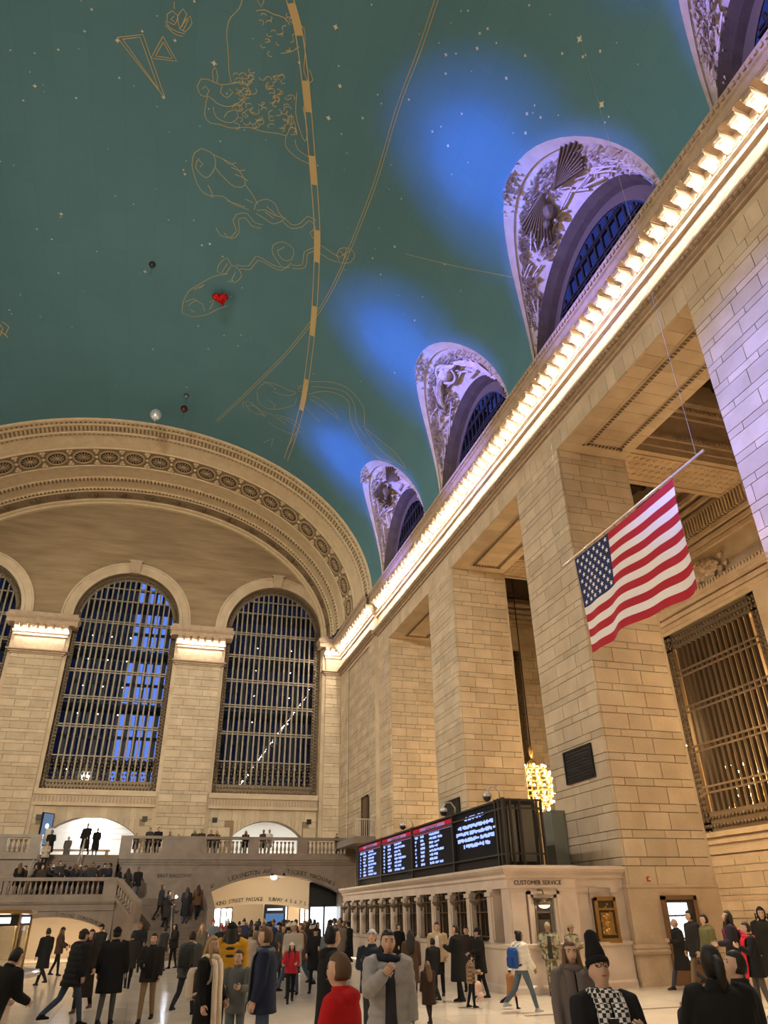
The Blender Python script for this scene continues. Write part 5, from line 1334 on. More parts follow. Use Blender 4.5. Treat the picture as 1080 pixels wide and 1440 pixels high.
def person(label, pos, h, a, coat=BLK, hem=.80, bulk=1.0, puffer=False, legs=CHAR, shoes=BLK, skn=SK1, hair=HB, style='short', hat=None, hatc=BLK, la=(4, 8, 14, 0), ra=(4, 8, 14, 0), stride=6, knee=4,
           lean=0, hyaw=0, hpitch=0, tier=1, scarf=None, hood=False, shirt=None, open_=False, group=None, coatm=None, legm=None, name='person', fem=False, sheen=.85):
    vox = (.013, .020, .034)[tier]; s = h/1.75
    S, C = math.sin, math.cos; rd = math.radians
    lean_m = Matrix.Rotation(-rd(lean), 3, 'X')
    def up(v):
        v = Vector(v); b = Vector((0, 0, .92)); return lean_m @ (v-b)+b
    hm = Matrix.Rotation(-rd(hyaw), 3, 'Z') @ Matrix.Rotation(-rd(hpitch), 3, 'X')
    neck = Vector((0, .005, 1.53))
    def hd(v): return up(hm @ (Vector(v)-neck)+neck)
    # joints
    J = {}
    for sd, sg in (('L', -1), ('R', 1)):
        th = rd(stride*sg); kb = rd(knee+(stride*.9 if sg < 0 else 0)); hip = Vector((sg*.092, 0, .92))
        kn = hip+Vector((sg*.006, S(th), -C(th)))*.43; an = kn+Vector((0, S(th-kb), -C(th-kb)))*.42; J[sd] = (hip, kn, an)
    dz = .075-min(J['L'][2].z, J['R'][2].z)
    for sd in 'LR': J[sd] = tuple(v+Vector((0, 0, dz)) for v in J[sd])
    def up0(v): return up(v)+Vector((0, 0, dz))
    up_, hd_ = up0, (lambda v: hd(v)+Vector((0, 0, dz)))
    ARM = {}
    sw = .178 if fem else .192
    for sd, sg, (ph, ab, el, inw) in (('L', -1, la), ('R', 1, ra)):
        ph, ab, el, inw = rd(ph), rd(ab), rd(el), rd(inw); sh = Vector((sg*sw, 0, 1.425))
        d1 = Vector((sg*S(ab), S(ph)*C(ab), -C(ph)*C(ab))); e_ = sh+d1*.28
        d2 = Vector((sg*S(ab)*.5-sg*S(inw), S(ph+el)*C(inw), -C(ph+el)*C(inw))).normalized(); w_ = e_+d2*.245; ARM[sd] = (sh, e_, w_, d2)
    # ---- body: one skin from head to feet
    m = MB()
    tor = [(.84, .10, .08), (.88, .155, .11), (.98, .16, .112), (1.1, .138, .10), (1.28, .165, .115), (1.38, .168, .105), (1.44, .12, .085), (1.48, .062, .06), (1.53, .054, .058), (1.58, .05, .055)]
    m.loft([[up_(p) for p in ering((0, 0.0 if z < 1.5 else .01, z), rx, ry)] for z, rx, ry in tor])
    for sd in 'LR':
        hip, kn, an = J[sd]
        m.tube([hip+Vector((0, 0, .03)), hip.lerp(kn, .35), kn, kn.lerp(an, .3), an, an-Vector((0, 0, .03))], [.088, .083, .062, .062, .048, .045], 12)
        m.loft([[(an.x+x*w, an.y+y, an.z-.075+z*hh) for x, z in ((-1, 0), (1, 0), (1, .6), (.5, 1), (-.5, 1), (-1, .6))] for y, w, hh in ((-.075, .028, .05), (-.04, .04, .085), (.03, .043, .085), (.10, .047, .06), (.16, .04, .045), (.185, .02, .03))])
        sh, e_, w_, d2 = ARM[sd]
        m.tube([up_(sh), up_(sh.lerp(e_, .5)), up_(e_), up_(e_.lerp(w_, .5)), up_(w_), up_(w_+d2*.02)], [.05, .046, .039, .036, .027, .024], 10)
    # head
    hc = Vector((0, .022, 1.632)); rings = []; nn, mm = 22, 16
    for i in range(mm+1):
        t = -pi/2+pi*i/mm; q = max(C(t), .03); rr_ = []
        for j in range(nn):
            u = 2*pi*j/nn; x, y, z = q*C(u), q*S(u), S(t)
            fx = .076*(1-.28*max(0, -z)**1.3); fy = .094*(1-.10*max(0, -z)); px, py, pz = x*fx, y*fy+.012*max(0, -z)*(1 if y > 0 else .2), z*.118
            if y > 0:
                g = lambda cx, cz, wx, wz: math.exp(-((px-cx)/wx)**2-((pz-cz)/wz)**2)
                py += .024*g(0, -.022, .013, .020)+.010*g(0, .01, .010, .03)+.006*g(0, .038, .05, .012)-.008*g(.03, .012, .016, .012)-.008*g(-.03, .012, .016, .012)+.007*g(0, -.066, .022, .010)+.008*g(0, -.1, .02, .015)
            rr_.append(hd_(hc+Vector((px, py, pz))))
        rings.append(rr_)
    m.loft(rings)
    if tier < 2:
        for sg in (-1, 1): m.ball(hd_(hc+Vector((sg*.077, -.012, -.012))), .026, 8, 6, (.4, .75, 1.15))
    body = remesh(m, vox, 3 if tier < 2 else 2)
    mats = [skin(skn), legm or cloth(legs), cloth(shoes, .6), cloth(shirt or coat)]
    for mt in mats: body.materials.append(mt)
    ank = [J['L'][2], J['R'][2]]; idx = []
    for pl in body.polygons:
        c = pl.center; k = 3
        if c.z > up_((0, 0, 1.465)).z and (c-hd_(hc)).length < .26: k = 0
        elif c.z < .93: k = 2 if any(abs(c.x-q.x) < .1 and c.z < q.z+.015 and abs(c.y-q.y) < .25 for q in ank) else 1
        idx.append(k)
    body.polygons.foreach_set('material_index', idx)
    # hands and eyes join the body mesh under the cuffs
    x = MB()
    if tier < 2:
        for sd, sg in (('L', -1), ('R', 1)):
            sh, e_, w_, d2 = ARM[sd]; d = (up_(w_+d2)-up_(w_)).normalized(); w0 = up_(w_)-d*.01
            sdv = Vector((0, 1, 0)) if abs(d.z) > .7 else Vector((sg*.3, .3, 1)); pn = d.cross(sdv).normalized()
            if pn.x*sg > 0: pn = -pn
            sv = pn.cross(d).normalized()
            if sv.y < 0 and abs(d.z) > .7: sv = -sv
            x.loft([[w0+d*l+sv*(C(2*pi*q/8)*wd)+pn*(S(2*pi*q/8)*tk) for q in range(8)] for l, wd, tk in ((0, .026, .022), (.03, .034, .017), (.07, .041, .015), (.098, .039, .013), (.104, .03, .009))])
            for f_, (off, ln) in enumerate(((.030, .070), (.010, .078), (-.010, .072), (-.029, .056))):
                b0 = w0+d*.092+sv*off; c1 = (d*C(.5)+pn*S(.5)); c2 = (d*C(1.25)+pn*S(1.25))
                x.tube([b0, b0+c1*ln*.5, b0+c1*ln*.5+c2*ln*.55], [.0092, .0085, .0065], 6)
            b0 = w0+d*.03+sv*.03; x.tube([b0, b0+(sv*.7+d*.6+pn*.2).normalized()*.035, b0+(sv*.45+d*.95+pn*.45).normalized()*.068], [.0115, .010, .0075], 6)
        n0 = len(x.f)
        x.cm = 4
        for sg in (-1, 1):
            x.ball(hd_(hc+Vector((sg*.031, .079, .012))), .0105, 8, 5, (1.35, .6, .62)); x.ball(hd_(hc+Vector((sg*.031, .087, .034))), .014, 6, 4, (1.5, .45, .35))
        x.cm = 5; x.ball(hd_(hc+Vector((0, .094, -.060))), .019, 8, 5, (1.25, .4, .36))
        body.materials.append(plain('eye_dark', (.02, .014, .012), .3)); body.materials.append(plain('lips', (.33, .10, .085), .5))
        bm = bmesh.new(); bm.from_mesh(body)
        vs = [bm.verts.new(v) for v in x.v]
        for f_, mi in zip(x.f, x.mi):
            try: fc = bm.faces.new([vs[i] for i in f_]); fc.material_index = mi; fc.smooth = True
            except ValueError: pass
        bm.to_mesh(body); bm.free()
    else:
        bm = bmesh.new(); bm.from_mesh(body)
        for sd in 'LR':
            sh, e_, w_, d2 = ARM[sd]; q = MB().ball(up_(w_+d2*.07), .05, 6, 4, (.6, .8, 1.4)); vs = [bm.verts.new(v) for v in q.v]
            for f_ in q.f: fc = bm.faces.new([vs[i] for i in f_]); fc.material_index = 0
        bm.to_mesh(body); bm.free()
    P0 = put(name, body, None, pos, (0, 0, -rd(a)), (s, s, s)); tag(P0, label, 'person', group)
    # ---- coat
    m = MB(); b_ = bulk; fl = max(0, .8-hem)
    prof = [(1.475, .085*b_, .078*b_), (1.455, .15*b_, .10*b_), (1.42, .205*b_, .118*b_), (1.34, .212*b_, .14*b_), (1.22, .205*b_, .145*b_), (1.08, (.185 if fem else .198)*b_, .142*b_), (.95, .203*b_, .15*b_), (.84, .212*b_, .155*b_)]
    prof = [p for p in prof if p[0] > hem+.04]
    zz = prof[-1][0]; lx, ly = prof[-1][1:]
    steps_ = max(1, int((zz-hem)/.1))
    for i in range(1, steps_+1): t = i/steps_; prof.append((zz+(hem-zz)*t, lx+.05*t*fl, ly+(.03+abs(stride)*.004)*t*(fl+.1)*1.5))
    if puffer:
        fine = []
        for (z1, x1, y1), (z2, x2, y2) in zip(prof, prof[1:]):
            nq = max(1, int((z1-z2)/.018))
            for i in range(nq):
                t = i/nq; z = z1+(z2-z1)*t; r = 1+.10*abs(S(pi*z/.105))-.04 if z < 1.43 else 1; fine.append((z, (x1+(x2-x1)*t)*r, (y1+(y2-y1)*t)*r))
        fine.append(prof[-1]); prof = fine
    m.loft([[up_(p) for p in ering((0, -.004, z), rx, ry, 20)] for z, rx, ry in prof])
    for sd in 'LR':
        sh, e_, w_, d2 = ARM[sd]; k = b_*(1.12 if puffer else 1.0); pts = []; rs = []
        ins = sh+Vector((-.05 if sd == 'R' else .05, 0, .0))
        line = [(ins, .075), (sh, .082), (sh.lerp(e_, .5), .074), (e_, .066), (e_.lerp(w_, .5), .060), (w_, .050), (w_+d2*.012, .046)]
        for i in range(len(line)-1):
            nq = 6 if puffer else 2
            for q in range(nq):
                t = q/nq; L_ = i+t; pts.append(up_(line[i][0].lerp(line[i+1][0], t))); rs.append((line[i][1]*(1-t)+line[i+1][1]*t)*k*(1+(.13*abs(S(pi*L_*1.4))-.03 if puffer else .02*S(L_*9))))
        pts.append(up_(line[-1][0])); rs.append(line[-1][1]*k)
        m.tube(pts, rs, 12)
    m.loft([[up_(p) for p in ering((0, -.008, z), rx, ry, 16)] for z, rx, ry in ((1.44, .11, .095), (1.49, .086, .085), (1.525, .082, .086), (1.53, .06, .062))])
    if hood: m.ball(up_((0, -.085, 1.455)), .10, 10, 8, (1.45, .75, .62))
    cm = remesh(m, vox*(.95 if puffer else 1.1), 1 if puffer else 3); cm.materials.append(coatm or cloth(coat, sheen)); put('coat', cm, P0)
    if open_ or shirt:
        m = MB(); m.loft([[up_((x_, y_, z)) for x_, y_ in ((-w, yy), (w, yy), (w*.8, yy+.012), (-w*.8, yy+.012))] for z, w, yy in ((1.46, .035, .075*b_), (1.38, .05, .128*b_), (1.2, .055, .142*b_), (1.0, .06, .145*b_), (max(hem+.02, .86), .07, .155*b_))])
        m.build('shirt_front', cloth(shirt or BLK), P0, True)
    # ---- hair
    def head_shell(fn_r, n=20, mq=14, add=None):
        rings = []
        for i in range(mq+1):
            t = -pi/2+pi*i/mq; q = max(C(t), .03)
            rings.append([hd_(hc+Vector((q*C(2*pi*j/n)*.078, q*S(2*pi*j/n)*.094, S(t)*.118))*1.0+(Vector((0, 0, 0)))) if False else hd_(hc+Vector((q*C(2*pi*j/n)*.078, q*S(2*pi*j/n)*.096-.004, S(t)*.118))*1.0 if False else hc+Vector((q*C(2*pi*j/n)*.078, q*S(2*pi*j/n)*.096-.004, S(t)*.118))*fn_r(q*C(2*pi*j/n), q*S(2*pi*j/n), S(t))) for j in range(n)])
        return MB().loft(rings)
    sst = lambda e0, e1, v: (lambda t: t*t*(3-2*t))(min(1, max(0, (v-e0)/(e1-e0))))
    def rad_hair(x_, y_, z_):
        face = sst(.05, .35, y_)*(1-sst(.42, .62, z_)); low = 1-sst(-.75, -.45, z_) if style in ('short', 'bald') else 0
        return 1.11-.30*max(face, low)
    if style != 'none':
        hcol = plain('hair_%d' % int(hair[0]*1000), hair, .55, 0, .3, bump=.5, bscale=90)
        m = head_shell(rad_hair)
        if style == 'bald': m = head_shell(lambda x_, y_, z_: 1.06-.3*max(sst(.0, .3, y_), sst(.1, .3, z_), 1-sst(-.6, -.4, z_)))
        if style == 'long':
            m.loft([[hd_(p) if z > 1.5 else up_(p) for p in ering((0, yo, z), rx, ry, 14)] for z, rx, ry, yo in ((1.70, .06, .05, -.03), (1.62, .088, .062, -.035), (1.54, .095, .06, -.05), (1.46, .105, .05, -.085), (1.36, .11, .045, -.125), (1.24, .09, .035, -.145), (1.18, .05, .02, -.145))])
            for sg in (-1, 1): m.tube([hd_(hc+Vector((sg*.07, .02, .04))), hd_(hc+Vector((sg*.082, .03, -.08))), up_((sg*.10, .075, 1.44)), up_((sg*.10, .125*b_, 1.30))], [.03, .034, .034, .012], 8)
        if style == 'bun': m.ball(hd_(hc+Vector((0, -.085, .085))), .052, 10, 8)
        if style == 'ponytail': m.tube([hd_(hc+Vector((0, -.10, .04))), hd_(hc+Vector((0, -.15, .0))), hd_(hc+Vector((0, -.15, -.12))), hd_(hc+Vector((0, -.135, -.2)))], [.03, .042, .036, .012], 8)
        m.build('hair', hcol, P0, True)
    if hat:
        if hat in ('beanie', 'pom', 'tall'):
            top = 1.0 if hat != 'tall' else 1.0
            m = head_shell(lambda x_, y_, z_: 1.17 if z_ > (.30 if y_ > .2 else .0) else .7)
            if hat == 'tall': m.loft([[hd_(p) for p in ering((0, .01, z), rx, ry, 14)] for z, rx, ry in ((1.68, .085, .10), (1.76, .076, .086), (1.83, .058, .064), (1.90, .05, .052), (1.925, .026, .026))])
            if hat == 'pom': m.ball(hd_(hc+Vector((0, -.01, .155))), .045, 10, 8)
            m.loft([[hd_(p) for p in ering((0, .018, z), rx, rx*1.2, 16)] for z, rx in ((1.666, .084), (1.67, .092), (1.705, .091), (1.715, .082))])
            m.build('beanie', cloth(hatc), P0, True)
        elif hat == 'cap':
            m = head_shell(lambda x_, y_, z_: 1.15 if z_ > .12 else .7)
            m.loft([[hd_(Vector((x_, y_, 1.665-dz_))) for x_, y_ in ((-.075, .08), (-.05, .15), (0, .175), (.05, .15), (.075, .08))] for dz_ in (0, .012)], True)
            m.build('cap', cloth(hatc), P0, True)
        elif hat == 'hood':
            m = head_shell(lambda x_, y_, z_: 1.32 if y_ < .45 else .75); m.build('hood', cm.materials[0], P0, True)
    if scarf:
        scol, slen, smat = scarf; sm = smat or cloth(scol)
        m = MB(); pts = [up_(Vector((.105*C(2*pi*i/14), .095*S(2*pi*i/14)+.005, 1.475+.015*S(2*pi*i/14+1)))) for i in range(15)]; m.tube(pts, .042, 8)
        if slen:
            for sg in (-1, 1):
                m.loft([[up_((sg*.065+x_, yy+y_, z)) for x_, y_ in ((-.055, -.008), (.055, -.008), (.055, .014), (-.055, .014))] for z, yy in ((1.47, .10), (1.40, .135*b_), (1.25, .155*b_), (1.05, .16*b_), (.9, .17*b_), (slen+.03*sg, .175*b_+.02))])
                for q in range(6): m.tube([up_((sg*.065-.045+q*.018, .178*b_+.02, slen+.03*sg)), up_((sg*.065-.045+q*.018, .18*b_+.02, slen-.07+.03*sg))], .004, 4)
        m.build('scarf', sm, P0, True)
    P0['_arm'] = 0; del P0['_arm']
    M = Matrix.Translation(Vector(pos)) @ Matrix.Rotation(-rd(a), 4, 'Z') @ Matrix.Scale(s, 4)
    return dict(o=P0, M=M, hd=hd_, arm={k_: (up_(v[2]), (up_(v[2]+v[3])-up_(v[2])).normalized()) for k_, v in ARM.items()}, up=up_)
def at_px(hx, hy, D, base=0.0):
    d = ray(hx, hy); t = D/math.hypot(d.x, d.y); return Vector((d.x*t, d.y*t, base)), EYE+d.z*t-base
def feet_px(fx, fy):
    d = ray(fx, fy); t = -EYE/d.z; return math.hypot(d.x*t, d.y*t)
def backpack(p, col, label, w=.15, hh=.22, z=1.18, d=.10):
    m = MB(); y0 = -.18
    m.loft([[p['up']((sx*w*q, y0-t, z+sz*hh*q)) for sx, sz in ((-1, -.8), (-.8, -1), (.8, -1), (1, -.8), (1, .7), (.7, 1), (-.7, 1), (-1, .7))] for t, q in ((0, .93), (.03, 1), (d, 1), (d+.035, .86), (d+.05, .5))])
    e = put('backpack', None) if False else bpy.data.objects.new('backpack', m.mesh('backpack', cloth(col), False)); COL.objects.link(e); e.matrix_world = p['M']; tag(e, label, 'backpack')
    m = MB()
    for sg in (-1, 1): m.tube([p['up']((sg*.09, -.13, 1.42)), p['up']((sg*.10, .0, 1.485)), p['up']((sg*.11, .13, 1.38)), p['up']((sg*.13, .12, 1.2)), p['up']((sg*.16, -.05, 1.05)), p['up']((sg*.13, -.16, 1.02))], .022, 6)
    m.build('straps', cloth(tuple(c*.6 for c in col)), e, True)
    MB().loft([[p['up']((sx*w*.7, y0-d-.03-t, z-.08+sz*.1)) for sx, sz in ((-1, -1), (1, -1), (1, 1), (-1, 1))] for t in (0, .045)]).build('pocket', cloth(tuple(c*.8 for c in col)), e)
    return e
def phone(p, side, label, glow=0):
    w, d = p['arm'][side]; q = p['M'] @ (w+d*.12); o = MB().box(-.036, .036, -.005, .005, -.075, .075).build('phone', plain('phone_black', (.01, .01, .012), .2), None); o.location = q; o.rotation_euler = (-.5, 0, p['o'].rotation_euler.z)
    tag(o, label, 'phone')
    MB().box(-.032, .032, -.007, -.005, -.068, .068).build('screen', emitter('phone_glow', (.7, .8, 1), .8), o)
    if glow: MB().ball((0, -.01, .05), .06, 8, 6).build('torch', emitter('torch_glow', (.8, .9, 1), 60), o)
    return o
def fp(label, hx, hy, D, a, **kw):
    pos, h = at_px(hx, hy, D); return person(label, pos, h, a, **kw)
# --- people nearest the viewer
fp('person in red hooded coat with brown hair tied up, seen from behind', 480, 1341, 6.6, 302, coat=(.42, .012, .014), hem=.62, bulk=1.12, hood=True, hair=HR, style='short', tier=0, skn=SK1, fem=True, la=(15, 10, 20, 0), ra=(15, 10, 20, 0))
p = fp('person in light grey quilted coat walking forward with a hand on the chest', 545, 1306, 9.6, 188, coat=(.30, .29, .285), hem=.62, bulk=1.10, puffer=True, hair=HB, style='ponytail', tier=0, skn=SK1, fem=True, shirt=(.03, .03, .04), legs=JEANG, ra=(35, 12, 105, 42), la=(-6, 12, 16, 0), stride=14, hood=True, scarf=((.015, .018, .03), 0, None))
fp('dark haired person in black coat in profile behind the red coat', 466, 1303, 10.6, 92, coat=BLK, hem=.55, bulk=1.08, hair=HD, style='short', tier=0, skn=SK1, hyaw=-14, hood=True)
p = fp('person in tall black beanie and parka looking down at a phone', 840, 1341, 6.5, 192, coat=(.014, .014, .017), hem=.55, bulk=1.2, hair=HB, style='none', hat='tall', tier=0, hpitch=-20, la=(20, 10, 95, 25), ra=(22, 10, 92, 25), scarf=((.5, .5, .5), .72, checker_cloth('check_wool', (.72, .70, .68), (.02, .02, .022), 34)), fem=True, hood=True, legs=BLK)
phone(p, 'R', 'dark phone held by the person in the tall black beanie')
MB().tube([p['hd']((-.032+.024*math.cos(q*pi/5), .122, 1.644+.018*math.sin(q*pi/5))) for q in range(11)], .003, 5).tube([p['hd']((.032+.024*math.cos(q*pi/5), .122, 1.644+.018*math.sin(q*pi/5))) for q in range(11)], .003, 5).tube([p['hd']((-.01, .124, 1.648)), p['hd']((.01, .124, 1.648))], .0025, 5).build('spectacles', plain('spectacle_frame', (.05, .02, .015), .3), p['o'])
fp('person with long brown hair in open grey wool coat by the soldiers', 799, 1322, 9.6, 196, coat=(.13, .11, .105), hem=.38, bulk=1.02, hair=HR, style='long', tier=0, shirt=BLK, legs=JEANG, stride=12, fem=True, scarf=((.12, .10, .10), .8, None))
fp('person with dark ponytail in black coat seen from behind, at the corner of the picture', 997, 1330, 6.9, 18, coat=BLK, hem=.5, bulk=1.15, hair=HD, style='ponytail', tier=0, fem=True, la=(30, 12, 80, 20), ra=(20, 12, 60, 10))
fp('short haired person in black jacket turned toward the one with the ponytail', 1030, 1338, 8.2, 306, coat=(.016, .017, .019), hem=.72, bulk=1.15, hair=HD, style='short', tier=0, la=(25, 12, 70, 20), ra=(10, 14, 40, 10), hyaw=-12, hpitch=-10)
p = fp('fair haired person in black coat with a very long cream fringed scarf', 299, 1317, 12.4, 130, coat=BLK, hem=.40, hair=HL, style='long', tier=0, scarf=((.62, .52, .40), .52, None), fem=True, legs=BLK, la=(5, 10, 30, 10))
backpack(p, (.50, .43, .34), 'cream canvas bag on the back of the fair haired person', .13, .2, 1.15)
fp('person in dark navy jacket and jeans facing the boy', 376, 1304, 12.0, 285, coat=NAVY, hem=.76, bulk=1.12, hair=HR, style='short', tier=0, legs=JEAN, scarf=((.10, .11, .12), .9, None), ra=(0, 10, 10, 0))
fp('boy in grey jumper and jeans between the cream scarf and the navy jacket', 337, 1336, 13.2, 205, coat=(.10, .105, .105), hem=.80, bulk=.95, hair=HB, style='short', tier=0, legs=(.10, .12, .13), la=(18, 8, 80, 20), ra=(18, 8, 80, 20))
fp('person in black and yellow jacket with dark woolly hat behind the boy', 327, 1298, 15.5, 8, coat=(.42, .22, .02), hem=.78, bulk=1.2, hair=HD, style='long', hat='beanie', hatc=BLK, tier=0, legs=BLK, puffer=True, hood=False, scarf=((.012, .012, .012), 0, None))
p = fp('person in black quilted jacket, woolly hat and jeans striding by the kiosk', 114, 1304, 19.3, 62, coat=(.017, .017, .019), hem=.72, bulk=1.15, puffer=True, hat='beanie', hatc=CHAR, tier=0, legs=JEAN, stride=22, knee=10, lean=6, la=(14, 10, 25, 0))
fp('person in long dark coat with long brown hair next to the quilted jacket', 131, 1306, 22.0, 200, coat=(.024, .018, .016), hem=.32, hair=HB, style='long', tier=1, fem=True, legs=BLK, ra=(25, 8, 90, 20), stride=14, shoes=(.12, .06, .05))
fp('person in long black coat and black hat with grey jeans, back turned', 166, 1304, 19.3, 12, coat=BLK, hem=.55, bulk=1.25, hat='beanie', tier=0, legs=JEANG, hair=HD, stride=8, la=(0, 14, 10, 0), ra=(0, 14, 10, 0))
p = fp('bearded person in dark jacket and khaki trousers holding a phone', 218, 1312, 19.3, 192, coat=(.020, .018, .017), hem=.78, bulk=1.1, hair=HD, style='short', tier=0, legs=KHAKI, ra=(10, 8, 75, 20), stride=12, open_=True, shirt=(.012, .012, .012))
phone(p, 'R', 'phone in the hand of the person in khaki trousers')
p = fp('person in grey jacket with pale hood and dark backpack, bending to one side', 270, 1306, feet_px(253, 1429), 25, coat=(.06, .062, .06), hem=.78, bulk=1.12, hair=HB, style='short', tier=0, legs=(.025, .028, .035), stride=24, knee=8, lean=8, hood=True, scarf=((.45, .43, .40), 0, None))
backpack(p, (.03, .032, .032), 'dark backpack worn by the person in the grey jacket')
fp('person in dark coat walking off toward the stairs', 188, 1311, 28.2, 350, coat=(.022, .020, .018), hem=.62, bulk=1.12, tier=1, legs=BLK, hair=HD, stride=12)
fp('person in black coat walking off past the kiosk', 70, 1303, 31.0, 320, coat=BLK, hem=.55, tier=1, legs=BLK, stride=22, hair=HD)
fp('person in black jacket leaning over the kiosk counter at the picture edge', 4, 1328, 12.6, 40, coat=BLK, hem=.78, bulk=1.1, lean=22, tier=0, legs=(.28, .20, .12), hair=HD, ra=(30, 10, 60, 10), la=(30, 10, 60, 10), stride=4)
# --- middle of the hall
p = fp('person in white woolly hat and red jacket carrying a bag through the crowd', 411, 1325, feet_px(411, 1411), 185, coat=(.35, .02, .03), hem=.85, bulk=1.1, hat='beanie', hatc=(.6, .56, .52), tier=1, hair=HB, style='long', fem=True, legs=BLK, ra=(20, 20, 60, 0), la=(15, 8, 70, 20), stride=12)
p = fp('person in striped white and blue cap and navy jacket reading a phone', 523, 1308, 15.2, 205, coat=(.018, .022, .035), hem=.75, bulk=1.1, hat='beanie', hatc=(.42, .45, .50), tier=0, hpitch=-18, la=(20, 8, 95, 25), ra=(20, 8, 95, 25), hair=HR)
phone(p, 'R', 'phone held by the person in the striped cap')
fp('child in brown coat with a white hair clip, back turned', 601, 1351, feet_px(601, 1441), 355, coat=(.028, .016, .012), hem=.55, bulk=1.1, hair=HR, style='long', tier=1, legs=(.02, .012, .012), stride=14, fem=True)
fp('person in dark jacket standing with back turned before the ticket windows', 608, 1318, feet_px(610, 1409), 340, coat=(.020, .018, .020), hem=.74, bulk=1.15, hair=HD, style='short', tier=1, legs=(.018, .018, .022), stride=16, skn=SK2)
fp('person in open beige jacket and white shirt facing the queue', 614, 1297, feet_px(618, 1402), 205, coat=(.42, .31, .19), hem=.80, bulk=1.1, hair=HB, style='short', tier=1, shirt=(.6, .56, .5), legs=BLK, skn=SK1)
fp('tall person in long black coat beside the beige jacket', 641, 1301, feet_px(640, 1409), 320, coat=BLK, hem=.45, bulk=1.15, hair=HB, style='short', tier=1, legs=BLK, hyaw=-30, la=(20, 8, 95, 20))
fp('person in black coat and cap standing at the last ticket window', 672, 1305, feet_px(668, 1404), 285, coat=BLK, hem=.60, bulk=1.1, hat='cap', hatc=BLK, tier=1, legs=BLK, la=(15, 8, 60, 10))
fp('person half hidden between two black coats at the ticket windows', 655, 1303, feet_px(652, 1394), 215, coat=(.03, .02, .02), hem=.7, tier=1, hair=HD, legs=BLK)
fp('person with long dark hair in brown coat near the ticket windows', 577, 1308, 21.0, 20, coat=(.06, .035, .024), hem=.5, tier=1, hair=HD, style='long', legs=BLK, fem=True)
fp('child in brown checked coat holding a soft toy', 660, 1342, feet_px(662, 1417), 100, coat=(.20, .13, .075), hem=.78, bulk=1.15, hat='beanie', hatc=BLK, tier=1, legs=BLK, coatm=checker_cloth('brown_check', (.26, .17, .10), (.10, .06, .035), 14), ra=(20, 10, 60, 10), la=(20, 10, 70, 10))
pos, hh_ = at_px(672, 1378, feet_px(662, 1417)-.25)
e = empty('soft_toy', (pos.x, pos.y, .42)); tag(e, 'pink soft toy hanging from the hand of the child in the checked coat', 'toy')
TOY = cloth((.55, .36, .29)); MB().ball((0, 0, 0), .09, 10, 8, (1, .8, 1.4)).build('body', TOY, e, True); MB().ball((.03, -.02, -.16), .08, 10, 8).build('head', TOY, e, True)
for q in ((-.05, 0, -.24), (.10, 0, -.23)): MB().ball(q, .035, 8, 6, (.6, .5, 1.6)).build('ear', TOY, e, True)
p = fp('person in white quilted jacket and flared jeans with dark hair in a bun', 728, 1306, feet_px(738, 1424), 78, coat=(.68, .63, .55), hem=.92, bulk=1.1, puffer=True, hair=HD, style='bun', tier=0, legs=(.085, .12, .15), stride=24, knee=6, skn=SK3, fem=True, shoes=(.4, .4, .4), ra=(10, 10, 25, 0), la=(10, 12, 30, 0))
backpack(p, (.02, .07, .26), 'bright blue backpack on the white quilted jacket')
fp('child in orange brown coat with white hood walking behind the blue backpack', 716, 1360, feet_px(712, 1419), 80, coat=(.30, .13, .05), hem=.55, bulk=1.2, hat='beanie', hatc=(.7, .66, .6), tier=1, legs=BLK, stride=26, knee=20)
CAMO = camo()
fp('soldier in camouflage and cap standing under the service sign', 769, 1297, feet_px(770, 1400), 205, coatm=CAMO, hem=.84, bulk=1.2, hat='cap', hatc=(.42, .36, .25), legm=CAMO, tier=1, shirt=(.04, .04, .03), la=(18, 12, 85, 25), ra=(18, 12, 85, 25), skn=SK2, stride=8, name='person')
fp('soldier in camouflage and cap behind the open grey coat', 801, 1300, feet_px(803, 1398), 160, coatm=CAMO, hem=.84, bulk=1.2, hat='cap', hatc=(.26, .21, .13), legm=CAMO, tier=1, la=(18, 12, 85, 25), ra=(18, 12, 85, 25), skn=SK2)
fp('balding person in dark coat striding away from the lit door', 947, 1288, feet_px(945, 1392), 282, coat=(.020, .018, .017), hem=.52, bulk=1.12, hair=(.18, .15, .12), style='bald', tier=1, legs=(.05, .055, .075), stride=26, knee=6, ra=(-16, 10, 20, 0), la=(20, 10, 80, 10), shoes=(.04, .025, .018))
fp('person in dark jacket by the lit service door', 968, 1279, 23.5, 275, coat=(.02, .019, .019), hem=.78, hair=HD, style='short', tier=1, legs=(.16, .11, .07), stride=16, skn=SK1, bulk=1.08)
fp('person in olive green jacket following the dark jacket', 989, 1285, 22.6, 278, coat=(.115, .105, .045), hem=.74, hair=HD, style='short', tier=1, legs=(.13, .10, .07), stride=14, bulk=1.1, hood=True)
p = fp('person in dark jacket with a raspberry backpack', 1020, 1281, 21.0, 300, coat=(.022, .020, .026), hem=.75, hair=HB, style='long', tier=1, legs=(.04, .045, .055), bulk=1.1, fem=True, hpitch=-15, la=(15, 8, 70, 10))
backpack(p, (.36, .03, .10), 'raspberry red patterned backpack')
fp('person in black jacket with hanging red scarf at the picture edge', 1048, 1297, 19.2, 292, coat=BLK, hem=.72, hair=HB, style='short', tier=1, legs=(.07, .06, .055), scarf=((.50, .02, .03), .75, None), la=(20, 8, 100, 20), bulk=1.12, fem=True)
fp('tall hooded person in long black coat near the iron gate', 1068, 1277, 23.5, 215, coat=(.018, .018, .015), hem=.40, hat='hood', tier=1, legs=(.05, .03, .03), bulk=1.2, shoes=(.3, .28, .26))
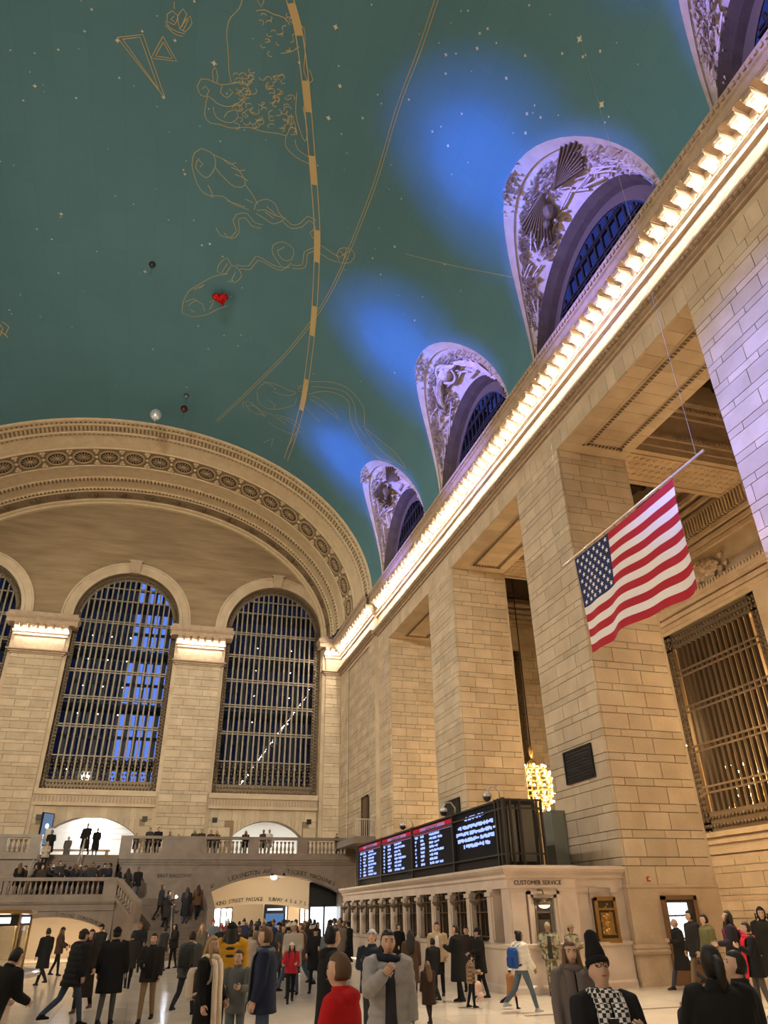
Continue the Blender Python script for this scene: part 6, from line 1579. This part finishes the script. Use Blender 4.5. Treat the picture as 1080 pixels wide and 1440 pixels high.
# --- crowd toward the passage
r9 = random.Random(23)
CC = [BLK, BLK, CHAR, NAVY, (.03, .02, .015), (.05, .045, .04), (.10, .06, .04), (.02, .03, .028), (.16, .13, .10), (.12, .13, .15), (.35, .30, .25)]
placed = []
def crowd_person(x, y, z, label, group, **kw):
    sty = r9.choice(('short', 'short', 'long', 'bun', 'short')); ht = r9.choice((None, None, None, 'beanie', 'beanie', 'cap', 'pom'))
    args = dict(coat=r9.choice(CC), hem=r9.choice((.78, .72, .6, .45)), bulk=r9.uniform(1.05, 1.2), legs=r9.choice((BLK, CHAR, JEAN, JEANG)), hair=r9.choice((HB, HD, HR, HL, HD)), style=sty, hat=ht, hatc=r9.choice((BLK, CHAR, (.5, .46, .4), (.3, .03, .03), NAVY)), tier=2, stride=r9.uniform(4, 20), fem=sty != 'short', skn=r9.choice((SK1, SK1, SK2, SK3)), la=(r9.uniform(0, 25), 8, r9.uniform(5, 80), 10), ra=(r9.uniform(0, 25), 8, r9.uniform(5, 80), 10))
    args.update(kw); hgt = args.pop('h', None) or r9.uniform(1.58, 1.84); ang = args.pop('a', None)
    return person(label, (x, y, z), hgt, r9.uniform(0, 360) if ang is None else ang, group=group, **args)
tries = 0
while len(placed) < 54 and tries < 4000:
    tries += 1
    D = r9.uniform(23, 51); px = r9.triangular(285, 505, 430); d = ray(px, 1300); t = D/math.hypot(d.x, d.y); x, y = d.x*t, d.y*t
    if x > 8.9 or y > 52 or (y > 43.5 and x < 4.6): continue
    if any((x-u)**2+(y-v)**2 < .75 for u, v in placed): continue
    placed.append((x, y)); crowd_person(x, y, 0, 'person in winter clothes in the dense crowd before the passage arch', 'crowd before the passage arch')
for px, py, D, lb, kw in ((197, 1309, 34, 'pale faced person in the crowd below the stair parapet', dict(coat=BLK)), (232, 1312, 36, 'person in dark coat at the foot of the lower stairs', dict(coat=CHAR)), (247, 1306, 38, 'person in black waiting beside the steel handrail', dict(coat=BLK, hat=None)), (143, 1308, 33, 'person in black coat before the low landing arch', dict(coat=BLK, hat='beanie', hatc=BLK)), (88, 1308, 36, 'person in brown coat near the low landing arch', dict(coat=(.05, .03, .02))), (285, 1303, 33, 'person with fair hair at the edge of the crowd by the stairs', dict(coat=(.1, .08, .06), hair=HL, style='long', hat=None)), (500, 1300, 38, 'person in green brown jacket at the far ticket windows', dict(coat=(.06, .055, .04), hat=None)), (560, 1300, 30, 'person in dark jacket standing at the middle ticket windows', dict(coat=BLK, hat=None))):
    d = ray(px, py); t = D/math.hypot(d.x, d.y); crowd_person(min(d.x*t, 9.1), d.y*t, 0, lb, None, **kw)
# --- on the balcony, stairs and landing
def step_z(y, y0, z0, rise, run): return z0+max(0, min(99, math.floor((y-y0)/run)+1))*rise
BALP = [(193, 'person by the stair end of the balcony, low behind the pedestal'), (211, 'person in brown coat by the stair end of the balcony'), (223, 'tall person in black on the balcony near the stair end'), (240, 'person behind the solid part of the balcony balustrade'), (252, 'person leaning at the solid balcony pedestal'), (274, 'person with long hair at the pedestal of the balcony'), (284, 'person in black next to the long haired one on the balcony'), (297, 'person in grey on the balcony beside the small arch'), (305, 'person in black on the balcony beside the small arch'), (346, 'person reading a phone in front of the small bright arch'), (371, 'person in black coat in the middle of the small bright arch'), (379, 'person in white standing close to the black coat in the small arch'), (474, 'person alone at the corner end of the balcony')]
for k, (px, lb) in enumerate(BALP):
    yb = 53.75 if k % 2 else 54.65; q = on_y(px, 1170, yb)
    crowd_person(q.x, yb, ZF, lb, None, a=r9.choice((180, 170, 200, 150)), coat=(.55, .5, .45) if k == 11 else r9.choice((BLK, BLK, CHAR, (.05, .035, .025))), hat=None, h=(1.45, 1.72, 1.84, 1.5, 1.45, 1.65, 1.75, 1.62, 1.7, 1.62, 1.78, 1.72, 1.6)[k], style='long' if k in (5, 8, 9) else 'short', hem=.6)
for px, yb, zb, hgt, lb, kw in ((119, 53.6, ZF, 1.95, 'tall person in dark coat silhouetted before the glowing emblem', dict(coat=BLK, hem=.4, a=200, ra=(10, 10, 20, 0))), (134, 53.9, ZF, 1.7, 'slim person in black at the top of the stairs', dict(coat=BLK, a=180, hem=.4)), (95, 60.0, ZF, 1.65, 'person in grey inside the white shop', dict(coat=(.12, .11, .10), a=190)), (43, 52.2, None, 1.7, 'person with a large pale placard at the upper stairs', dict(coat=BLK, a=160)), (54, 50.9, None, 1.6, 'person in pale hat coming down the upper stairs', dict(coat=(.4, .34, .27), a=180)), (57, 49.2, None, 1.6, 'person with long hair low on the upper stairs', dict(coat=BLK, style='long', a=180))):
    zb = step_z(yb, 48.4, ZLA, (ZF-ZLA)/15, .31) if zb is None else zb; q = on_y(px, 1190, yb); crowd_person(max(q.x, -5.85) if yb < 53 else q.x, yb, zb, lb, None, h=hgt, hat=None, **kw)
q = on_y(36, 1185, 52.0); e = empty('placard', (-6.1, 52.75, 6.2), .5); tag(e, 'pale placard held at the upper stairs', 'placard'); MB().box(-.02, .02, -.5, .5, 0, .75).build('board', plain('placard_card', (.62, .58, .52), .7), e); MB().box(-.015, .03, -.42, .42, .1, .65).build('print', plain('placard_print', (.25, .22, .20), .7), e); MB().tube([(0, 0, -.9), (0, 0, .1)], .02, 6).build('stick', WOOD, e)
k = 0
for px in (28, 36, 52, 60, 68, 75, 83, 90, 98, 106, 113, 121, 130, 138, 147, 155):
    yb = 46.6+.72*(k % 3); q = on_y(px, 1222, yb); k += 1
    crowd_person(max(q.x, -7.2), yb, ZLA, 'person in dark winter clothes in the throng on the stair landing', 'throng on the stair landing', coat=r9.choice((BLK, BLK, CHAR, (.04, .03, .025), (.02, .02, .03))), h=r9.uniform(1.55, 1.8))
for px, yb, lb, c in ((165, 49.4, 'person in black where the landing meets the lower stairs', BLK), (177, 49.8, 'person in dark hood at the top of the lower stairs', CHAR), (192, 49.0, 'person in black with pale collar at the top of the lower stairs', BLK)):
    q = on_y(px, 1230, 51.0); crowd_person(q.x+.1, 51.0 if px != 177 else 51.9, ZLA, lb, None, coat=c, h=1.72, hat=None)
for px, yb, lb, kw in ((226, 47.9, 'person in black coat standing high on the lower stairs beside the parapet', dict(coat=(.03, .03, .035), a=70)), (236, 47.3, 'person on the lower stairs using a bright phone light', dict(coat=(.03, .025, .025), a=100, ra=(30, 10, 95, 10))), (262, 47.6, 'hooded person in long black coat in the middle of the lower stairs', dict(coat=BLK, hem=.35, style='long', a=10)), (283, 48.2, 'person in brown jacket on the lower stairs next to the passage', dict(coat=(.10, .055, .025), a=350))):
    q = on_y(px, 1270, yb); z = step_z(yb, 44.8, 0, ZLA/18, .31); pp = crowd_person(min(q.x, 3.15), yb, z, lb, None, h=1.8, hat=None, tier=1, **kw)
    if px == 236: phone(pp, 'R', 'phone shining a white light on the lower stairs', 1)
bpy.data.scenes.remove(TMP)
